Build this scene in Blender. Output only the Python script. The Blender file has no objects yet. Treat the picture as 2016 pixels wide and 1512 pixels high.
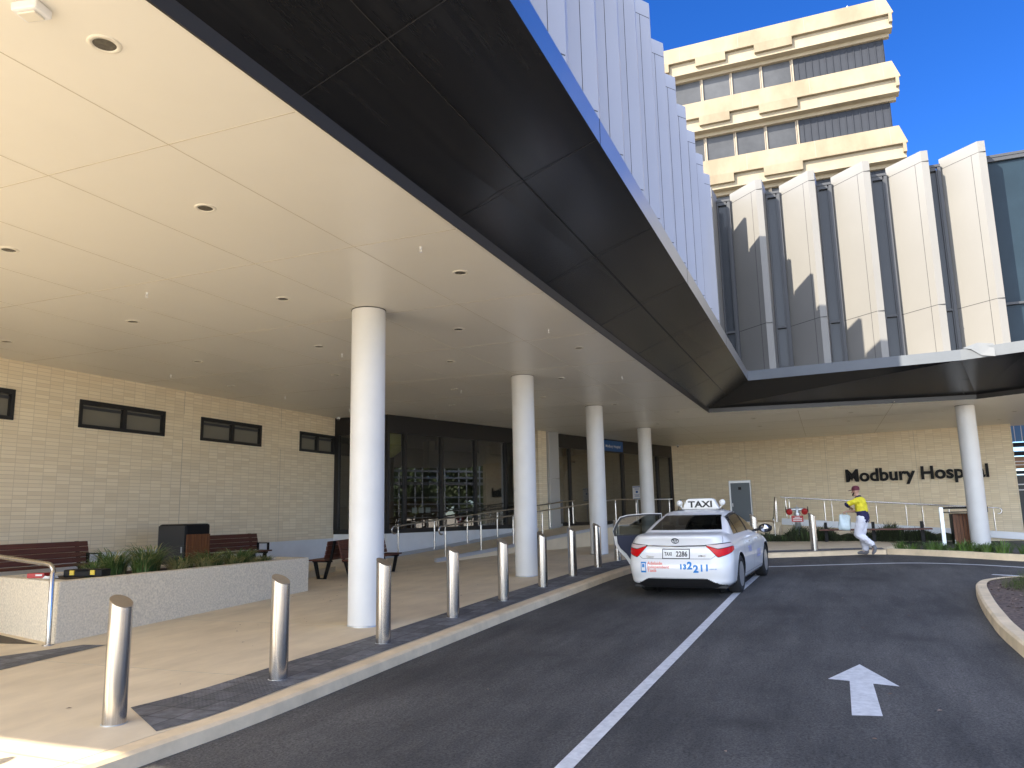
import bpy, bmesh, math, random
from mathutils import Vector, Matrix
random.seed(7)
SC = bpy.context.scene
COL = SC.collection
R = math.radians
PI = math.pi

# ------------------------------------------------------------------ materials
def nodes(name):
    m = bpy.data.materials.new(name); m.use_nodes = True
    nt = m.node_tree; b = nt.nodes['Principled BSDF']
    return m, nt, b
def N(nt, typ, **kw):
    n = nt.nodes.new(typ)
    for k, v in kw.items():
        if k in n.inputs: n.inputs[k].default_value = v
        else: setattr(n, k, v)
    return n
def c4(c): return (c[0], c[1], c[2], 1)
def mat(name, col, rough=.6, metal=0, var=0., scale=3., bump=0., bscale=60., spec=.5, col2=None, coat=0, detail=6, stretch=None):
    """plain procedural surface: noise between col and col2, optional bump"""
    m, nt, b = nodes(name)
    b.inputs['Roughness'].default_value = rough
    b.inputs['Metallic'].default_value = metal
    b.inputs['Specular IOR Level'].default_value = spec
    b.inputs['Coat Weight'].default_value = coat
    b.inputs['Base Color'].default_value = c4(col)
    tc = N(nt, 'ShaderNodeTexCoord')
    src = tc.outputs['Object']
    if stretch:
        mp = N(nt, 'ShaderNodeMapping'); mp.inputs['Scale'].default_value = stretch
        nt.links.new(src, mp.inputs['Vector']); src = mp.outputs['Vector']
    if var or col2:
        n = N(nt, 'ShaderNodeTexNoise', Scale=scale, Detail=detail, Roughness=.62)
        nt.links.new(src, n.inputs['Vector'])
        r = N(nt, 'ShaderNodeValToRGB')
        c2 = col2 if col2 else tuple(x * (1 - var) for x in col)
        c1 = col if col2 else tuple(min(1, x * (1 + var)) for x in col)
        r.color_ramp.elements[0].color = c4(c2); r.color_ramp.elements[0].position = .33
        r.color_ramp.elements[1].color = c4(c1); r.color_ramp.elements[1].position = .67
        nt.links.new(n.outputs['Fac'], r.inputs['Fac'])
        nt.links.new(r.outputs['Color'], b.inputs['Base Color'])
    if bump:
        n2 = N(nt, 'ShaderNodeTexNoise', Scale=bscale, Detail=4.)
        nt.links.new(src, n2.inputs['Vector'])
        bp = N(nt, 'ShaderNodeBump', Strength=bump, Distance=.01)
        nt.links.new(n2.outputs['Fac'], bp.inputs['Height'])
        nt.links.new(bp.outputs['Normal'], b.inputs['Normal'])
    return m
def mat_brick(name, uaxis):
    """long thin cream tile bricks; uaxis picks the horizontal object axis"""
    m, nt, b = nodes(name); L = nt.links
    b.inputs['Roughness'].default_value = .75
    tc = N(nt, 'ShaderNodeTexCoord'); sp = N(nt, 'ShaderNodeSeparateXYZ'); cb = N(nt, 'ShaderNodeCombineXYZ')
    L.new(tc.outputs['Object'], sp.inputs[0]); L.new(sp.outputs[uaxis], cb.inputs[0]); L.new(sp.outputs['Z'], cb.inputs[1])
    br = N(nt, 'ShaderNodeTexBrick', offset=0.0, offset_frequency=2, squash=1.0)
    for k, v in (('Scale', 1.), ('Mortar Size', .0055), ('Brick Width', .30), ('Row Height', .078), ('Bias', 0.), ('Mortar Smooth', .1)): br.inputs[k].default_value = v
    br.inputs['Color1'].default_value = c4((.82, .70, .50)); br.inputs['Color2'].default_value = c4((.93, .815, .61)); br.inputs['Mortar'].default_value = c4((.69, .59, .43))
    L.new(cb.outputs[0], br.inputs['Vector'])
    # groups of bricks a touch warmer / greyer
    mp = N(nt, 'ShaderNodeMapping'); mp.inputs['Scale'].default_value = (1.1, 4.2, 1); L.new(cb.outputs[0], mp.inputs[0])
    no = N(nt, 'ShaderNodeTexVoronoi', Scale=.75); L.new(mp.outputs[0], no.inputs['Vector'])
    no.distance = 'CHEBYCHEV'
    hs = N(nt, 'ShaderNodeMix', data_type='RGBA', blend_type='MULTIPLY'); hs.inputs['Factor'].default_value = .16
    L.new(br.outputs['Color'], hs.inputs[6])
    rp = N(nt, 'ShaderNodeValToRGB'); rp.color_ramp.elements[0].color = c4((.72, .72, .74)); rp.color_ramp.elements[1].color = c4((1, .97, .92))
    sx = N(nt, 'ShaderNodeSeparateColor'); L.new(no.outputs['Color'], sx.inputs[0]); L.new(sx.outputs[0], rp.inputs[0])
    L.new(rp.outputs[0], hs.inputs[7]); L.new(hs.outputs[2], b.inputs['Base Color'])
    bp = N(nt, 'ShaderNodeBump', Strength=.5, Distance=.006); bp.invert = True
    L.new(br.outputs['Fac'], bp.inputs['Height']); L.new(bp.outputs['Normal'], b.inputs['Normal'])
    return m
def mat_glass(name, tint, refl=1.0, f0=.06, rough=.0):
    m = bpy.data.materials.new(name); m.use_nodes = True; nt = m.node_tree; L = nt.links
    for n in list(nt.nodes): nt.nodes.remove(n)
    o = N(nt, 'ShaderNodeOutputMaterial'); mx = N(nt, 'ShaderNodeMixShader')
    tr = N(nt, 'ShaderNodeBsdfTransparent'); tr.inputs[0].default_value = c4(tint)
    gl = N(nt, 'ShaderNodeBsdfGlossy'); gl.inputs['Roughness'].default_value = rough; gl.inputs[0].default_value = c4((refl,) * 3)
    lw = N(nt, 'ShaderNodeLayerWeight', Blend=.5); pw = N(nt, 'ShaderNodeMath', operation='POWER'); pw.inputs[1].default_value = 4.
    ml = N(nt, 'ShaderNodeMath', operation='MULTIPLY_ADD'); ml.inputs[1].default_value = .9; ml.inputs[2].default_value = f0; ml.use_clamp = True
    L.new(lw.outputs['Facing'], pw.inputs[0]); L.new(pw.outputs[0], ml.inputs[0]); L.new(ml.outputs[0], mx.inputs[0])
    L.new(tr.outputs[0], mx.inputs[1]); L.new(gl.outputs[0], mx.inputs[2]); L.new(mx.outputs[0], o.inputs[0])
    return m
def mat_asphalt():
    m, nt, b = nodes('asphalt'); L = nt.links
    tc = N(nt, 'ShaderNodeTexCoord')
    big = N(nt, 'ShaderNodeTexNoise', Scale=.35, Detail=5., Roughness=.6); L.new(tc.outputs['Object'], big.inputs['Vector'])
    mp = N(nt, 'ShaderNodeMapping'); mp.inputs['Scale'].default_value = (.5, 2.6, 1); mp.inputs['Rotation'].default_value = (0, 0, .12); L.new(tc.outputs['Object'], mp.inputs[0])
    st = N(nt, 'ShaderNodeTexNoise', Scale=.8, Detail=6., Roughness=.7); L.new(mp.outputs[0], st.inputs['Vector'])
    fine = N(nt, 'ShaderNodeTexNoise', Scale=48., Detail=5., Roughness=.8); L.new(tc.outputs['Object'], fine.inputs['Vector'])
    a = N(nt, 'ShaderNodeMath', operation='ADD'); L.new(big.outputs[0], a.inputs[0]); L.new(st.outputs[0], a.inputs[1])
    r = N(nt, 'ShaderNodeValToRGB'); r.color_ramp.elements[0].position = .40; r.color_ramp.elements[1].position = .62
    r.color_ramp.elements[0].color = c4((.046, .045, .044)); r.color_ramp.elements[1].color = c4((.108, .103, .097))
    h = N(nt, 'ShaderNodeMath', operation='MULTIPLY'); h.inputs[1].default_value = .5; L.new(a.outputs[0], h.inputs[0]); L.new(h.outputs[0], r.inputs[0])
    r2 = N(nt, 'ShaderNodeValToRGB'); r2.color_ramp.elements[0].position = .3; r2.color_ramp.elements[0].color = c4((.35,) * 3); r2.color_ramp.elements[0].position = .36; r2.color_ramp.elements[1].position = .66; r2.color_ramp.elements[1].color = c4((1.75,) * 3)
    L.new(fine.outputs[0], r2.inputs[0])
    mx = N(nt, 'ShaderNodeMix', data_type='RGBA', blend_type='MULTIPLY'); mx.inputs['Factor'].default_value = 1; L.new(r.outputs[0], mx.inputs[6]); L.new(r2.outputs[0], mx.inputs[7])
    out = mx.outputs[2]
    for P, rad in (((13.4, .75, 0), .62), ((9.2, 3.3, 0), .35), ((11.2, -.9, 0), .30), ((7.0, .8, 0), .22), ((17.8, -.6, 0), .5)):
        v1 = N(nt, 'ShaderNodeVectorMath', operation='MULTIPLY'); v1.inputs[1].default_value = (1, 1, 0); L.new(tc.outputs['Object'], v1.inputs[0])
        v2 = N(nt, 'ShaderNodeVectorMath', operation='DISTANCE'); v2.inputs[1].default_value = P; L.new(v1.outputs[0], v2.inputs[0])
        nz = N(nt, 'ShaderNodeTexNoise', Scale=2.2, Detail=6., Roughness=.7); L.new(tc.outputs['Object'], nz.inputs['Vector'])
        ad = N(nt, 'ShaderNodeMath', operation='MULTIPLY_ADD'); ad.inputs[1].default_value = rad * 2.2; L.new(nz.outputs[0], ad.inputs[0]); L.new(v2.outputs['Value'], ad.inputs[2])
        mr = N(nt, 'ShaderNodeMapRange'); mr.inputs[1].default_value = rad * 1.1; mr.inputs[2].default_value = rad * 2.3; mr.inputs[3].default_value = .55; mr.inputs[4].default_value = 0.; L.new(ad.outputs[0], mr.inputs[0])
        dk = N(nt, 'ShaderNodeMix', data_type='RGBA', blend_type='MIX'); dk.inputs[7].default_value = c4((.018, .017, .017)); L.new(mr.outputs[0], dk.inputs[0]); L.new(out, dk.inputs[6]); out = dk.outputs[2]
    L.new(out, b.inputs['Base Color']); b.inputs['Roughness'].default_value = .82
    bp = N(nt, 'ShaderNodeBump', Strength=.5, Distance=.006); L.new(fine.outputs[0], bp.inputs['Height']); L.new(bp.outputs[0], b.inputs['Normal'])
    return m
def mat_tactile():
    m, nt, b = nodes('tactile_slate'); L = nt.links
    tc = N(nt, 'ShaderNodeTexCoord')
    br = N(nt, 'ShaderNodeTexBrick', offset=0.); 
    for k, v in (('Scale', 1.), ('Mortar Size', .007), ('Brick Width', .3), ('Row Height', .3), ('Bias', 0.)): br.inputs[k].default_value = v
    br.inputs['Color1'].default_value = c4((.085, .088, .098)); br.inputs['Color2'].default_value = c4((.165, .168, .18)); br.inputs['Mortar'].default_value = c4((.05, .05, .055))
    L.new(tc.outputs['Object'], br.inputs['Vector'])
    n = N(nt, 'ShaderNodeTexNoise', Scale=9., Detail=6., Roughness=.7); L.new(tc.outputs['Object'], n.inputs['Vector'])
    r2 = N(nt, 'ShaderNodeValToRGB'); r2.color_ramp.elements[0].position = .3; r2.color_ramp.elements[0].color = c4((.65,) * 3); r2.color_ramp.elements[1].position = .72; r2.color_ramp.elements[1].color = c4((1.6,) * 3)
    L.new(n.outputs[0], r2.inputs[0])
    mx = N(nt, 'ShaderNodeMix', data_type='RGBA', blend_type='MULTIPLY'); mx.inputs['Factor'].default_value = 1; L.new(br.outputs[0], mx.inputs[6]); L.new(r2.outputs[0], mx.inputs[7])
    L.new(mx.outputs[2], b.inputs['Base Color']); b.inputs['Roughness'].default_value = .7
    # raised domes on a 50 mm grid
    vo = N(nt, 'ShaderNodeTexVoronoi', Scale=20., Randomness=0.); L.new(tc.outputs['Object'], vo.inputs['Vector'])
    mr = N(nt, 'ShaderNodeMapRange'); mr.inputs[1].default_value = .25; mr.inputs[2].default_value = .40; mr.inputs[3].default_value = 1.; mr.inputs[4].default_value = 0.
    L.new(vo.outputs['Distance'], mr.inputs[0])
    bp = N(nt, 'ShaderNodeBump', Strength=.9, Distance=.008); L.new(mr.outputs[0], bp.inputs['Height']); L.new(bp.outputs[0], b.inputs['Normal'])
    return m
def mat_timber(name, c1, c2, axis=(1, 1, 14), rough=.5):
    return mat(name, c1, rough, col2=c2, scale=3.2, stretch=axis, bump=.15, bscale=30)
def emis(name, col, s):
    m, nt, b = nodes(name); b.inputs['Emission Color'].default_value = c4(col); b.inputs['Emission Strength'].default_value = s; b.inputs['Base Color'].default_value = c4(col)
    return m

M = {}
M['asphalt'] = mat_asphalt()
M['ground'] = mat('pale_ground', (.72, .64, .50), .95, var=.08, scale=.2)
M['pave'] = mat('cream_concrete', (.80, .68, .49), .8, col2=(.66, .555, .40), scale=.9, bump=.12, bscale=50, stretch=(1, 2.2, 1))
M['kerb'] = mat('kerb_concrete', (.88, .70, .46), .8, col2=(.68, .54, .35), scale=2.5, bump=.15, bscale=50)
M['paint'] = mat('road_paint', (.78, .79, .80), .6, col2=(.58, .59, .60), scale=14, bump=.2, bscale=80)
M['tact'] = mat_tactile()
M['white_col'] = mat('white_column_paint', (.70, .70, .69), .45, var=.035, scale=1.6)
M['ceil'] = mat('cream_ceiling_sheet', (.80, .765, .675), .38, var=.02, scale=.5)
M['seam'] = mat('ceiling_joint', (.50, .44, .33), .8)
M['soffit'] = mat('black_soffit_panel', (.010, .0105, .012), .22, col2=(.017, .0174, .0185), scale=1.2, stretch=(.35, 7, 7), spec=.34)
M['soffit_edge'] = mat('bronze_edge', (.03, .026, .022), .45)
M['joint'] = mat('dark_joint', (.02, .02, .022), .7)
M['zinc'] = mat('silver_fascia_metal', (.46, .48, .52), .34, metal=1., var=.05, scale=.4)
M['zinc_d'] = mat('fascia_metal_darkened', (.125, .14, .16), .5, var=.10, scale=.6, spec=.25)  # fascia metal again, darkened by colour where the cross edge mirrored bright sky
M['panel'] = mat('pearl_panel_sun', (.198, .193, .182), .42, var=.03, scale=.5, spec=.35)  # fin cladding, colour taken down for the sunlit side
M['panel_sh'] = mat('pearl_panel_shade', (.36, .385, .45), .32, var=.03, scale=.5, spec=.5)  # same cladding, lighter and bluer: skylit shade put into the colour
M['brickX'] = mat_brick('cream_brick_long_wall', 'X')
M['brickY'] = mat_brick('cream_brick_sign_wall', 'Y')
M['plinth'] = mat('white_plinth_render', (.74, .76, .78), .6, var=.04, scale=1.5)
M['frame'] = mat('black_aluminium', (.012, .012, .014), .35)
M['frame_g'] = mat('charcoal_frame', (.05, .053, .06), .45, spec=.3)
M['glass'] = mat_glass('entrance_glass', (.45, .48, .46), f0=.115)
M['glass_d'] = mat('smoky_window_glass', (.045, .050, .057), .12, spec=.2, var=.15, scale=.25)
M['glass_k'] = mat('dark_bay_glass', (.018, .032, .046), .15, spec=.12, var=.2, scale=.3)
M['glass_t'] = mat('tower_window_glass', (.055, .058, .064), .2, spec=.2, var=.4, scale=.22)
M['glass_s'] = mat('slot_window_glass', (.20, .19, .155), .08, spec=.6)
M['conc_b'] = mat('beige_precast', (.245, .205, .145), .85, col2=(.17, .138, .092), scale=.5, bump=.25, bscale=8, stretch=(1, 1, .45), detail=9)
M['conc_l'] = mat('pale_precast', (.26, .222, .16), .85, var=.10, scale=.8)
M['clad'] = mat('slate_cladding', (.028, .032, .042), .6, var=.08, scale=1, spec=.15)
M['mull'] = mat('beige_mullion', (.24, .20, .15), .6)
M['steel'] = mat('brushed_stainless', (.56, .55, .54), .20, metal=1., var=.2, scale=5, stretch=(13, 13, .2))
M['steel_cap'] = mat('stainless_cap', (.42, .36, .29), .36, metal=.8, var=.06, scale=8)
M['galv'] = mat('galvanised_pipe', (.62, .66, .69), .4, metal=.8, var=.1, scale=9)
M['planter'] = mat('speckled_concrete', (.84, .755, .60), .85, col2=(.60, .54, .43), scale=34, bump=.25, bscale=60, detail=3)
M['soil'] = mat('dark_mulch', (.045, .033, .025), .95, col2=(.10, .07, .05), scale=25, bump=.8, bscale=40)
M['brown_strip'] = mat('brown_strip_surface', (.09, .07, .05), .85, var=.2, scale=8)
M['bark'] = mat('bark_mulch', (.20, .145, .115), .95, col2=(.07, .05, .045), scale=16, bump=1., bscale=26)
M['jarrah'] = mat_timber('red_hardwood', (.13, .042, .026), (.075, .022, .015))
M['slat'] = mat_timber('brown_timber_slats', (.24, .085, .024), (.085, .030, .010), axis=(16, 16, .6))
M['black'] = mat('black_powdercoat', (.010, .010, .011), .5, spec=.2)
M['charc'] = mat('charcoal_panel', (.028, .031, .036), .45)
M['cab'] = mat('slate_cabinet', (.055, .075, .095), .4)
M['alu'] = mat('grey_aluminium', (.50, .52, .55), .4, metal=.5)
M['red'] = mat('red_paint', (.42, .02, .02), .4)
M['white'] = mat('white_plastic', (.78, .78, .78), .4)
M['cream_pl'] = mat('cream_plastic', (.74, .70, .60), .4)
M['lens'] = mat('downlight_lens', (.10, .09, .07), .25, var=.3, scale=30)
M['blue'] = mat('blue_sign', (.015, .10, .33), .4)
M['yellow'] = mat('yellow_latch', (.70, .52, .03), .4)
M['grass'] = mat('strappy_green_leaf', (.12, .20, .045), .5, col2=(.06, .115, .035), scale=6)
M['grass_y'] = mat('straw_leaf', (.50, .43, .19), .6, col2=(.28, .27, .09), scale=6)
M['lawn'] = mat('bright_green_grass', (.13, .24, .028), .6, col2=(.08, .16, .02), scale=3)
M['hedge'] = mat('dark_ground_cover', (.030, .042, .020), .7, col2=(.05, .062, .026), scale=2)
M['leaf'] = mat('tree_leaf', (.06, .09, .03), .6, col2=(.035, .06, .02), scale=1)
M['trunk'] = mat('tree_bark', (.10, .075, .055), .9)
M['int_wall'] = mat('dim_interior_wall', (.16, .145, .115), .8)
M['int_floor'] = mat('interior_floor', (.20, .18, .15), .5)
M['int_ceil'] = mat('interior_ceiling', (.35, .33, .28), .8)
M['lamp_green'] = mat('lime_lamp_shade', (.62, .60, .15), .5)
M['desk'] = mat_timber('reception_timber', (.13, .06, .03), (.08, .035, .018))
M['roof'] = mat('roof_metal', (.42, .43, .45), .5, var=.05)
M['tan'] = mat('tan_brick_house', (.42, .24, .14), .8, var=.15, scale=2)
M['mesh_blue'] = mat('blue_shade_mesh', (.12, .26, .52), .7)

# ------------------------------------------------------------------ mesh building
class MB:
    def __init__(s): s.v = []; s.f = []; s.m = []; s.s = []
    def add(s, vs, fs, mi=0, smooth=False):
        o = len(s.v); s.v += [tuple(v) for v in vs]
        for f in fs: s.f.append([i + o for i in f]); s.m.append(mi); s.s.append(smooth)
        return s
    def box(s, x0, y0, z0, x1, y1, z1, mi=0):
        v = [(x, y, z) for z in (z0, z1) for y in (y0, y1) for x in (x0, x1)]
        return s.add(v, [(0, 2, 3, 1), (4, 5, 7, 6), (0, 1, 5, 4), (2, 6, 7, 3), (0, 4, 6, 2), (1, 3, 7, 5)], mi)
    def obox(s, o, a, b, c, la, lb, lc, mi=0):
        """box from corner o along unit axes a, b, c with lengths"""
        o, a, b, c = Vector(o), Vector(a) * la, Vector(b) * lb, Vector(c) * lc
        v = [o + a * i + b * j + c * k for k in (0, 1) for j in (0, 1) for i in (0, 1)]
        return s.add(v, [(0, 2, 3, 1), (4, 5, 7, 6), (0, 1, 5, 4), (2, 6, 7, 3), (0, 4, 6, 2), (1, 3, 7, 5)], mi)
    def prism(s, poly, z0, z1, mi=0, top=None):
        """plan polygon extruded; z0/z1 may be functions of (x, y)"""
        f0 = z0 if callable(z0) else (lambda x, y: z0); f1 = z1 if callable(z1) else (lambda x, y: z1)
        n = len(poly)
        v = [(x, y, f0(x, y)) for x, y in poly] + [(x, y, f1(x, y)) for x, y in poly]
        fs = [tuple(range(n))[::-1], tuple(range(n, 2 * n))] + [(i, (i + 1) % n, n + (i + 1) % n, n + i) for i in range(n)]
        return s.add(v, fs, mi)
    def extr(s, pts, vec, mi=0, cap=True):
        """closed 3D outline pts extruded by vec"""
        n = len(pts); vec = Vector(vec); v = [Vector(p) for p in pts]; v += [p + vec for p in v]
        fs = [(i, (i + 1) % n, n + (i + 1) % n, n + i) for i in range(n)]
        if cap: fs += [tuple(range(n))[::-1], tuple(range(n, 2 * n))]
        return s.add(v, fs, mi)
    def lathe(s, prof, o=(0, 0, 0), ax=(0, 0, 1), n=32, mi=0, smooth=True, shear=None):
        """profile [(r, h)] spun round axis"""
        o = Vector(o); ax = Vector(ax).normalized(); u = ax.orthogonal().normalized(); w = ax.cross(u)
        v = []
        for r, h in prof:
            for k in range(n):
                a = 2 * PI * k / n; v.append(o + ax * h + (u * math.cos(a) + w * math.sin(a)) * r)
        fs = []
        for i in range(len(prof) - 1):
            for k in range(n): fs.append((i * n + k, i * n + (k + 1) % n, (i + 1) * n + (k + 1) % n, (i + 1) * n + k))
        s.add(v, fs, mi, smooth)
        if prof[0][0] > 1e-6: s.add([v[k] for k in range(n)], [tuple(range(n))[::-1]], mi)
        if prof[-1][0] > 1e-6: s.add([v[(len(prof) - 1) * n + k] for k in range(n)], [tuple(range(n))], mi)
        return s
    def tube(s, pts, r, n=10, mi=0, closed=False):
        pts = [Vector(p) for p in pts]; rs = r if isinstance(r, (list, tuple)) else [r] * len(pts)
        v = []; up = None; m = len(pts)
        for i, p in enumerate(pts):
            a = pts[max(i - 1, 0)]; b = pts[min(i + 1, m - 1)]
            t = (b - a).normalized()
            u = (t.orthogonal() if up is None else up - t * up.dot(t)).normalized(); up = u; w = t.cross(u)
            for k in range(n):
                an = 2 * PI * k / n; v.append(p + (u * math.cos(an) + w * math.sin(an)) * rs[i])
        fs = [(i * n + k, i * n + (k + 1) % n, (i + 1) * n + (k + 1) % n, (i + 1) * n + k) for i in range(m - 1) for k in range(n)]
        s.add(v, fs, mi, True)
        s.add(v[:n], [tuple(range(n))[::-1]], mi); s.add(v[-n:], [tuple(range(n))], mi)
        return s
    def build(s, name, mats, parent=None, world=False, bevel=0, xf=None):
        me = bpy.data.meshes.new(name)
        v = s.v
        if xf: v = [tuple(xf @ Vector(p)) for p in v]
        if world and parent is not None:
            l = parent.location; v = [(a - l.x, b - l.y, c - l.z) for a, b, c in v]
        me.from_pydata(v, [], s.f)
        ms = mats if isinstance(mats, (list, tuple)) else [mats]
        for m in ms: me.materials.append(M[m] if isinstance(m, str) else m)
        me.polygons.foreach_set('material_index', s.m); me.polygons.foreach_set('use_smooth', s.s)
        me.validate(); me.update()
        bm = bmesh.new(); bm.from_mesh(me); bmesh.ops.recalc_face_normals(bm, faces=bm.faces); bm.to_mesh(me); bm.free()
        o = bpy.data.objects.new(name, me); COL.objects.link(o)
        if parent is not None: o.parent = parent
        if bevel:
            b = o.modifiers.new('edge', 'BEVEL'); b.width = bevel; b.segments = 2; b.limit_method = 'ANGLE'; b.angle_limit = R(40)
        return o
def tag(o, label=None, cat=None, group=None, kind=None):
    if label: o['label'] = label
    if cat: o['category'] = cat
    if group: o['group'] = group
    if kind: o['kind'] = kind
    return o
def thing(name, label, cat, loc=(0, 0, 0), rotz=0, group=None, roty=0):
    o = bpy.data.objects.new(name, None); COL.objects.link(o); o.empty_display_size = .2
    o.location = loc; o.rotation_euler = (0, roty, rotz)
    return tag(o, label, cat, group)
def dup(root, loc, rotz=None, label=None, group=None):
    r = root.copy(); COL.objects.link(r); r.location = loc
    if rotz is not None: r.rotation_euler[2] = rotz
    if label: r['label'] = label
    if group: r['group'] = group
    for ch in list(root.children):
        c = ch.copy(); COL.objects.link(c); c.parent = r
        for g in list(ch.children):
            d = g.copy(); COL.objects.link(d); d.parent = c
    return r
def text2d(body, size, bold=0., ext=0., spacing=1., align='LEFT'):
    """outline lettering as flat or extruded mesh data in the XY plane"""
    cu = bpy.data.curves.new('lettering', 'FONT'); cu.body = body; cu.size = size; cu.offset = bold; cu.extrude = ext; cu.space_character = spacing; cu.align_x = align; cu.resolution_u = 4
    ob = bpy.data.objects.new('lettering', cu); COL.objects.link(ob)
    dg = bpy.context.evaluated_depsgraph_get(); me = bpy.data.meshes.new_from_object(ob.evaluated_get(dg))
    v = [tuple(p.co) for p in me.vertices]; f = [tuple(p.vertices) for p in me.polygons]
    bpy.data.objects.remove(ob); bpy.data.curves.remove(cu); bpy.data.meshes.remove(me)
    return v, f

def sstep(t): t = max(0., min(1., t)); return t * t * (3 - 2 * t)
def g(x, y=0):
    """height of the paved ground: rises gently away from the camera"""
    if x < -12: x = -12
    h = .028 * (x - 9) + .02 if x < 23 else .412 + .004 * (x - 23)
    return h - .31 * sstep((-1.3 - y) / 2.4) * sstep((x - 23.1) / 3.6)
def gr(x, y=0): return g(x) - .12       # road level
def cr(pts, n=6, closed=False):
    """Catmull-Rom through 2D points"""
    out = []; m = len(pts)
    rng = range(m if closed else m - 1)
    for i in rng:
        if closed: p0, p1, p2, p3 = pts[(i - 1) % m], pts[i], pts[(i + 1) % m], pts[(i + 2) % m]
        else: p0, p1, p2, p3 = pts[max(i - 1, 0)], pts[i], pts[i + 1], pts[min(i + 2, m - 1)]
        for k in range(n):
            t = k / n
            out.append(tuple(.5 * (2 * b + (c - a) * t + (2 * a - 5 * b + 4 * c - d) * t * t + (3 * b - a - 3 * c + d) * t ** 3) for a, b, c, d in zip(p0, p1, p2, p3)))
    if not closed: out.append(tuple(pts[-1]))
    return out
def strip(a, b, za, zb=None, mb=None, mi=0):
    """ribbon between two equally long plan polylines"""
    mb = mb or MB(); zb = zb or za
    v = [(x, y, za(x, y)) for x, y in a] + [(x, y, zb(x, y)) for x, y in b]; n = len(a)
    return mb.add(v, [(i, i + 1, n + i + 1, n + i) for i in range(n - 1)], mi)
# ------------------------------------------------------------------ the setting
def sheet(name, poly, zf, mats, thick=0, breaks=(-12, 23), ybreaks=(), smooth=False):
    """flat plan polygon draped on the ground profile, optional skirt of the given depth"""
    bm = bmesh.new(); f = bm.faces.new([bm.verts.new((x, y, 0)) for x, y in poly])
    for b in breaks: bmesh.ops.bisect_plane(bm, geom=bm.verts[:] + bm.edges[:] + bm.faces[:], plane_co=(b, 0, 0), plane_no=(1, 0, 0))
    for b in ybreaks: bmesh.ops.bisect_plane(bm, geom=bm.verts[:] + bm.edges[:] + bm.faces[:], plane_co=(0, b, 0), plane_no=(0, 1, 0))
    if ybreaks: bmesh.ops.triangulate(bm, faces=bm.faces[:])
    for f in bm.faces:
        if f.normal.z < 0: f.normal_flip()
    for v in bm.verts: v.co.z = zf(v.co.x, v.co.y)
    if thick:
        be = [e for e in bm.edges if e.is_boundary]
        r = bmesh.ops.extrude_edge_only(bm, edges=be)
        for v in [q for q in r['geom'] if isinstance(q, bmesh.types.BMVert)]: v.co.z -= thick
    me = bpy.data.meshes.new(name); bm.to_mesh(me); bm.free()
    for m in (mats if isinstance(mats, list) else [mats]): me.materials.append(M[m])
    o = bpy.data.objects.new(name, me); COL.objects.link(o); return o
def struct(o): o['kind'] = 'structure'; return o
def offset(pts, d):
    """parallel polyline to the left of travel"""
    out = []
    for i, p in enumerate(pts):
        a = Vector(pts[max(i - 1, 0)]); b = Vector(pts[min(i + 1, len(pts) - 1)]); t = (b - a).normalized()
        out.append((p[0] - t.y * d, p[1] + t.x * d))
    return out
struct(sheet('ground', [(-700, -700), (900, -700), (900, 700), (-700, 700)], lambda x, y: g(x) - .5, 'ground'))
struct(sheet('road', [(.8, -8.5), (24, -8.5), (34, -30), (40, -30), (40, 9), (.8, 9)], gr, 'asphalt'))
# kerb line of the drop-off lane: along the forecourt, round the far corner, across to the right
EDGE = cr([(-40, 5.2), (-12, 5.2), (0, 5.15), (3.2, 5.12), (4.7, 4.98), (6, 4.87), (8.5, 4.84), (11.6, 4.78), (14.5, 4.68), (17.4, 4.55), (19.6, 4.25), (21.2, 3.45), (22.1, 2.4), (22.56, 1.6), (23.06, .5), (23.9, -.8), (24.0, -1.4)], 6)
K1 = offset(EDGE, .24)
struct(sheet('pavement', K1 + [(24.6, -1.5), (26, -1.55), (26.8, -6), (27, -30), (45, -30), (45, 22), (-40, 22)], g, 'pave', thick=.3, breaks=(-12, 23, 23.8, 24.5, 25.2, 26, 26.7, 28, 30, 33), ybreaks=(-1.3, -1.8, -2.3, -2.8, -3.3, -3.7, -5, -8)))
kb = MB()
n = len(EDGE); kz = lambda x, y: g(x) + .002; kl = lambda x, y: g(x) - .02
lip = offset(EDGE, .05)
strip(lip, offset(EDGE, .226), kz, kz, kb); strip(offset(EDGE, .012), lip, kl, kz, kb)
strip(offset(EDGE, -.03), offset(EDGE, .012), lambda x, y: g(x) - .3, kl, kb)
kerb = struct(kb.build('kerb', 'kerb')); 
for p in kerb.data.polygons: p.use_smooth = True
def resample(pts, m):
    d = [0]
    for a, b in zip(pts[:-1], pts[1:]): d.append(d[-1] + math.dist(a, b))
    out = []; i = 0
    for k in range(m):
        t = d[-1] * k / (m - 1)
        while i < len(pts) - 2 and d[i + 1] < t: i += 1
        u = (t - d[i]) / (d[i + 1] - d[i]); out.append((pts[i][0] + (pts[i + 1][0] - pts[i][0]) * u, pts[i][1] + (pts[i + 1][1] - pts[i][1]) * u))
    return out
ta = cr([(5.08, 5.24), (5.6, 5.13), (6.7, 5.12), (8.6, 5.10), (11.5, 5.04), (14.5, 4.95), (17.2, 4.82)], 5) + [p for p in offset(EDGE, .27) if p[0] > 17.6]
tb = cr([(5.58, 6.08), (6.3, 5.94), (7.6, 5.90), (10, 5.78), (13.8, 5.70), (17.2, 5.55)], 5) + [p for p in offset(EDGE, 1.15) if p[0] > 17.9]
sm = strip(resample(ta, 120), resample(tb, 120), lambda x, y: g(x) + .005)
struct(sm.build('tactile_paving', 'tact'))
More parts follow.
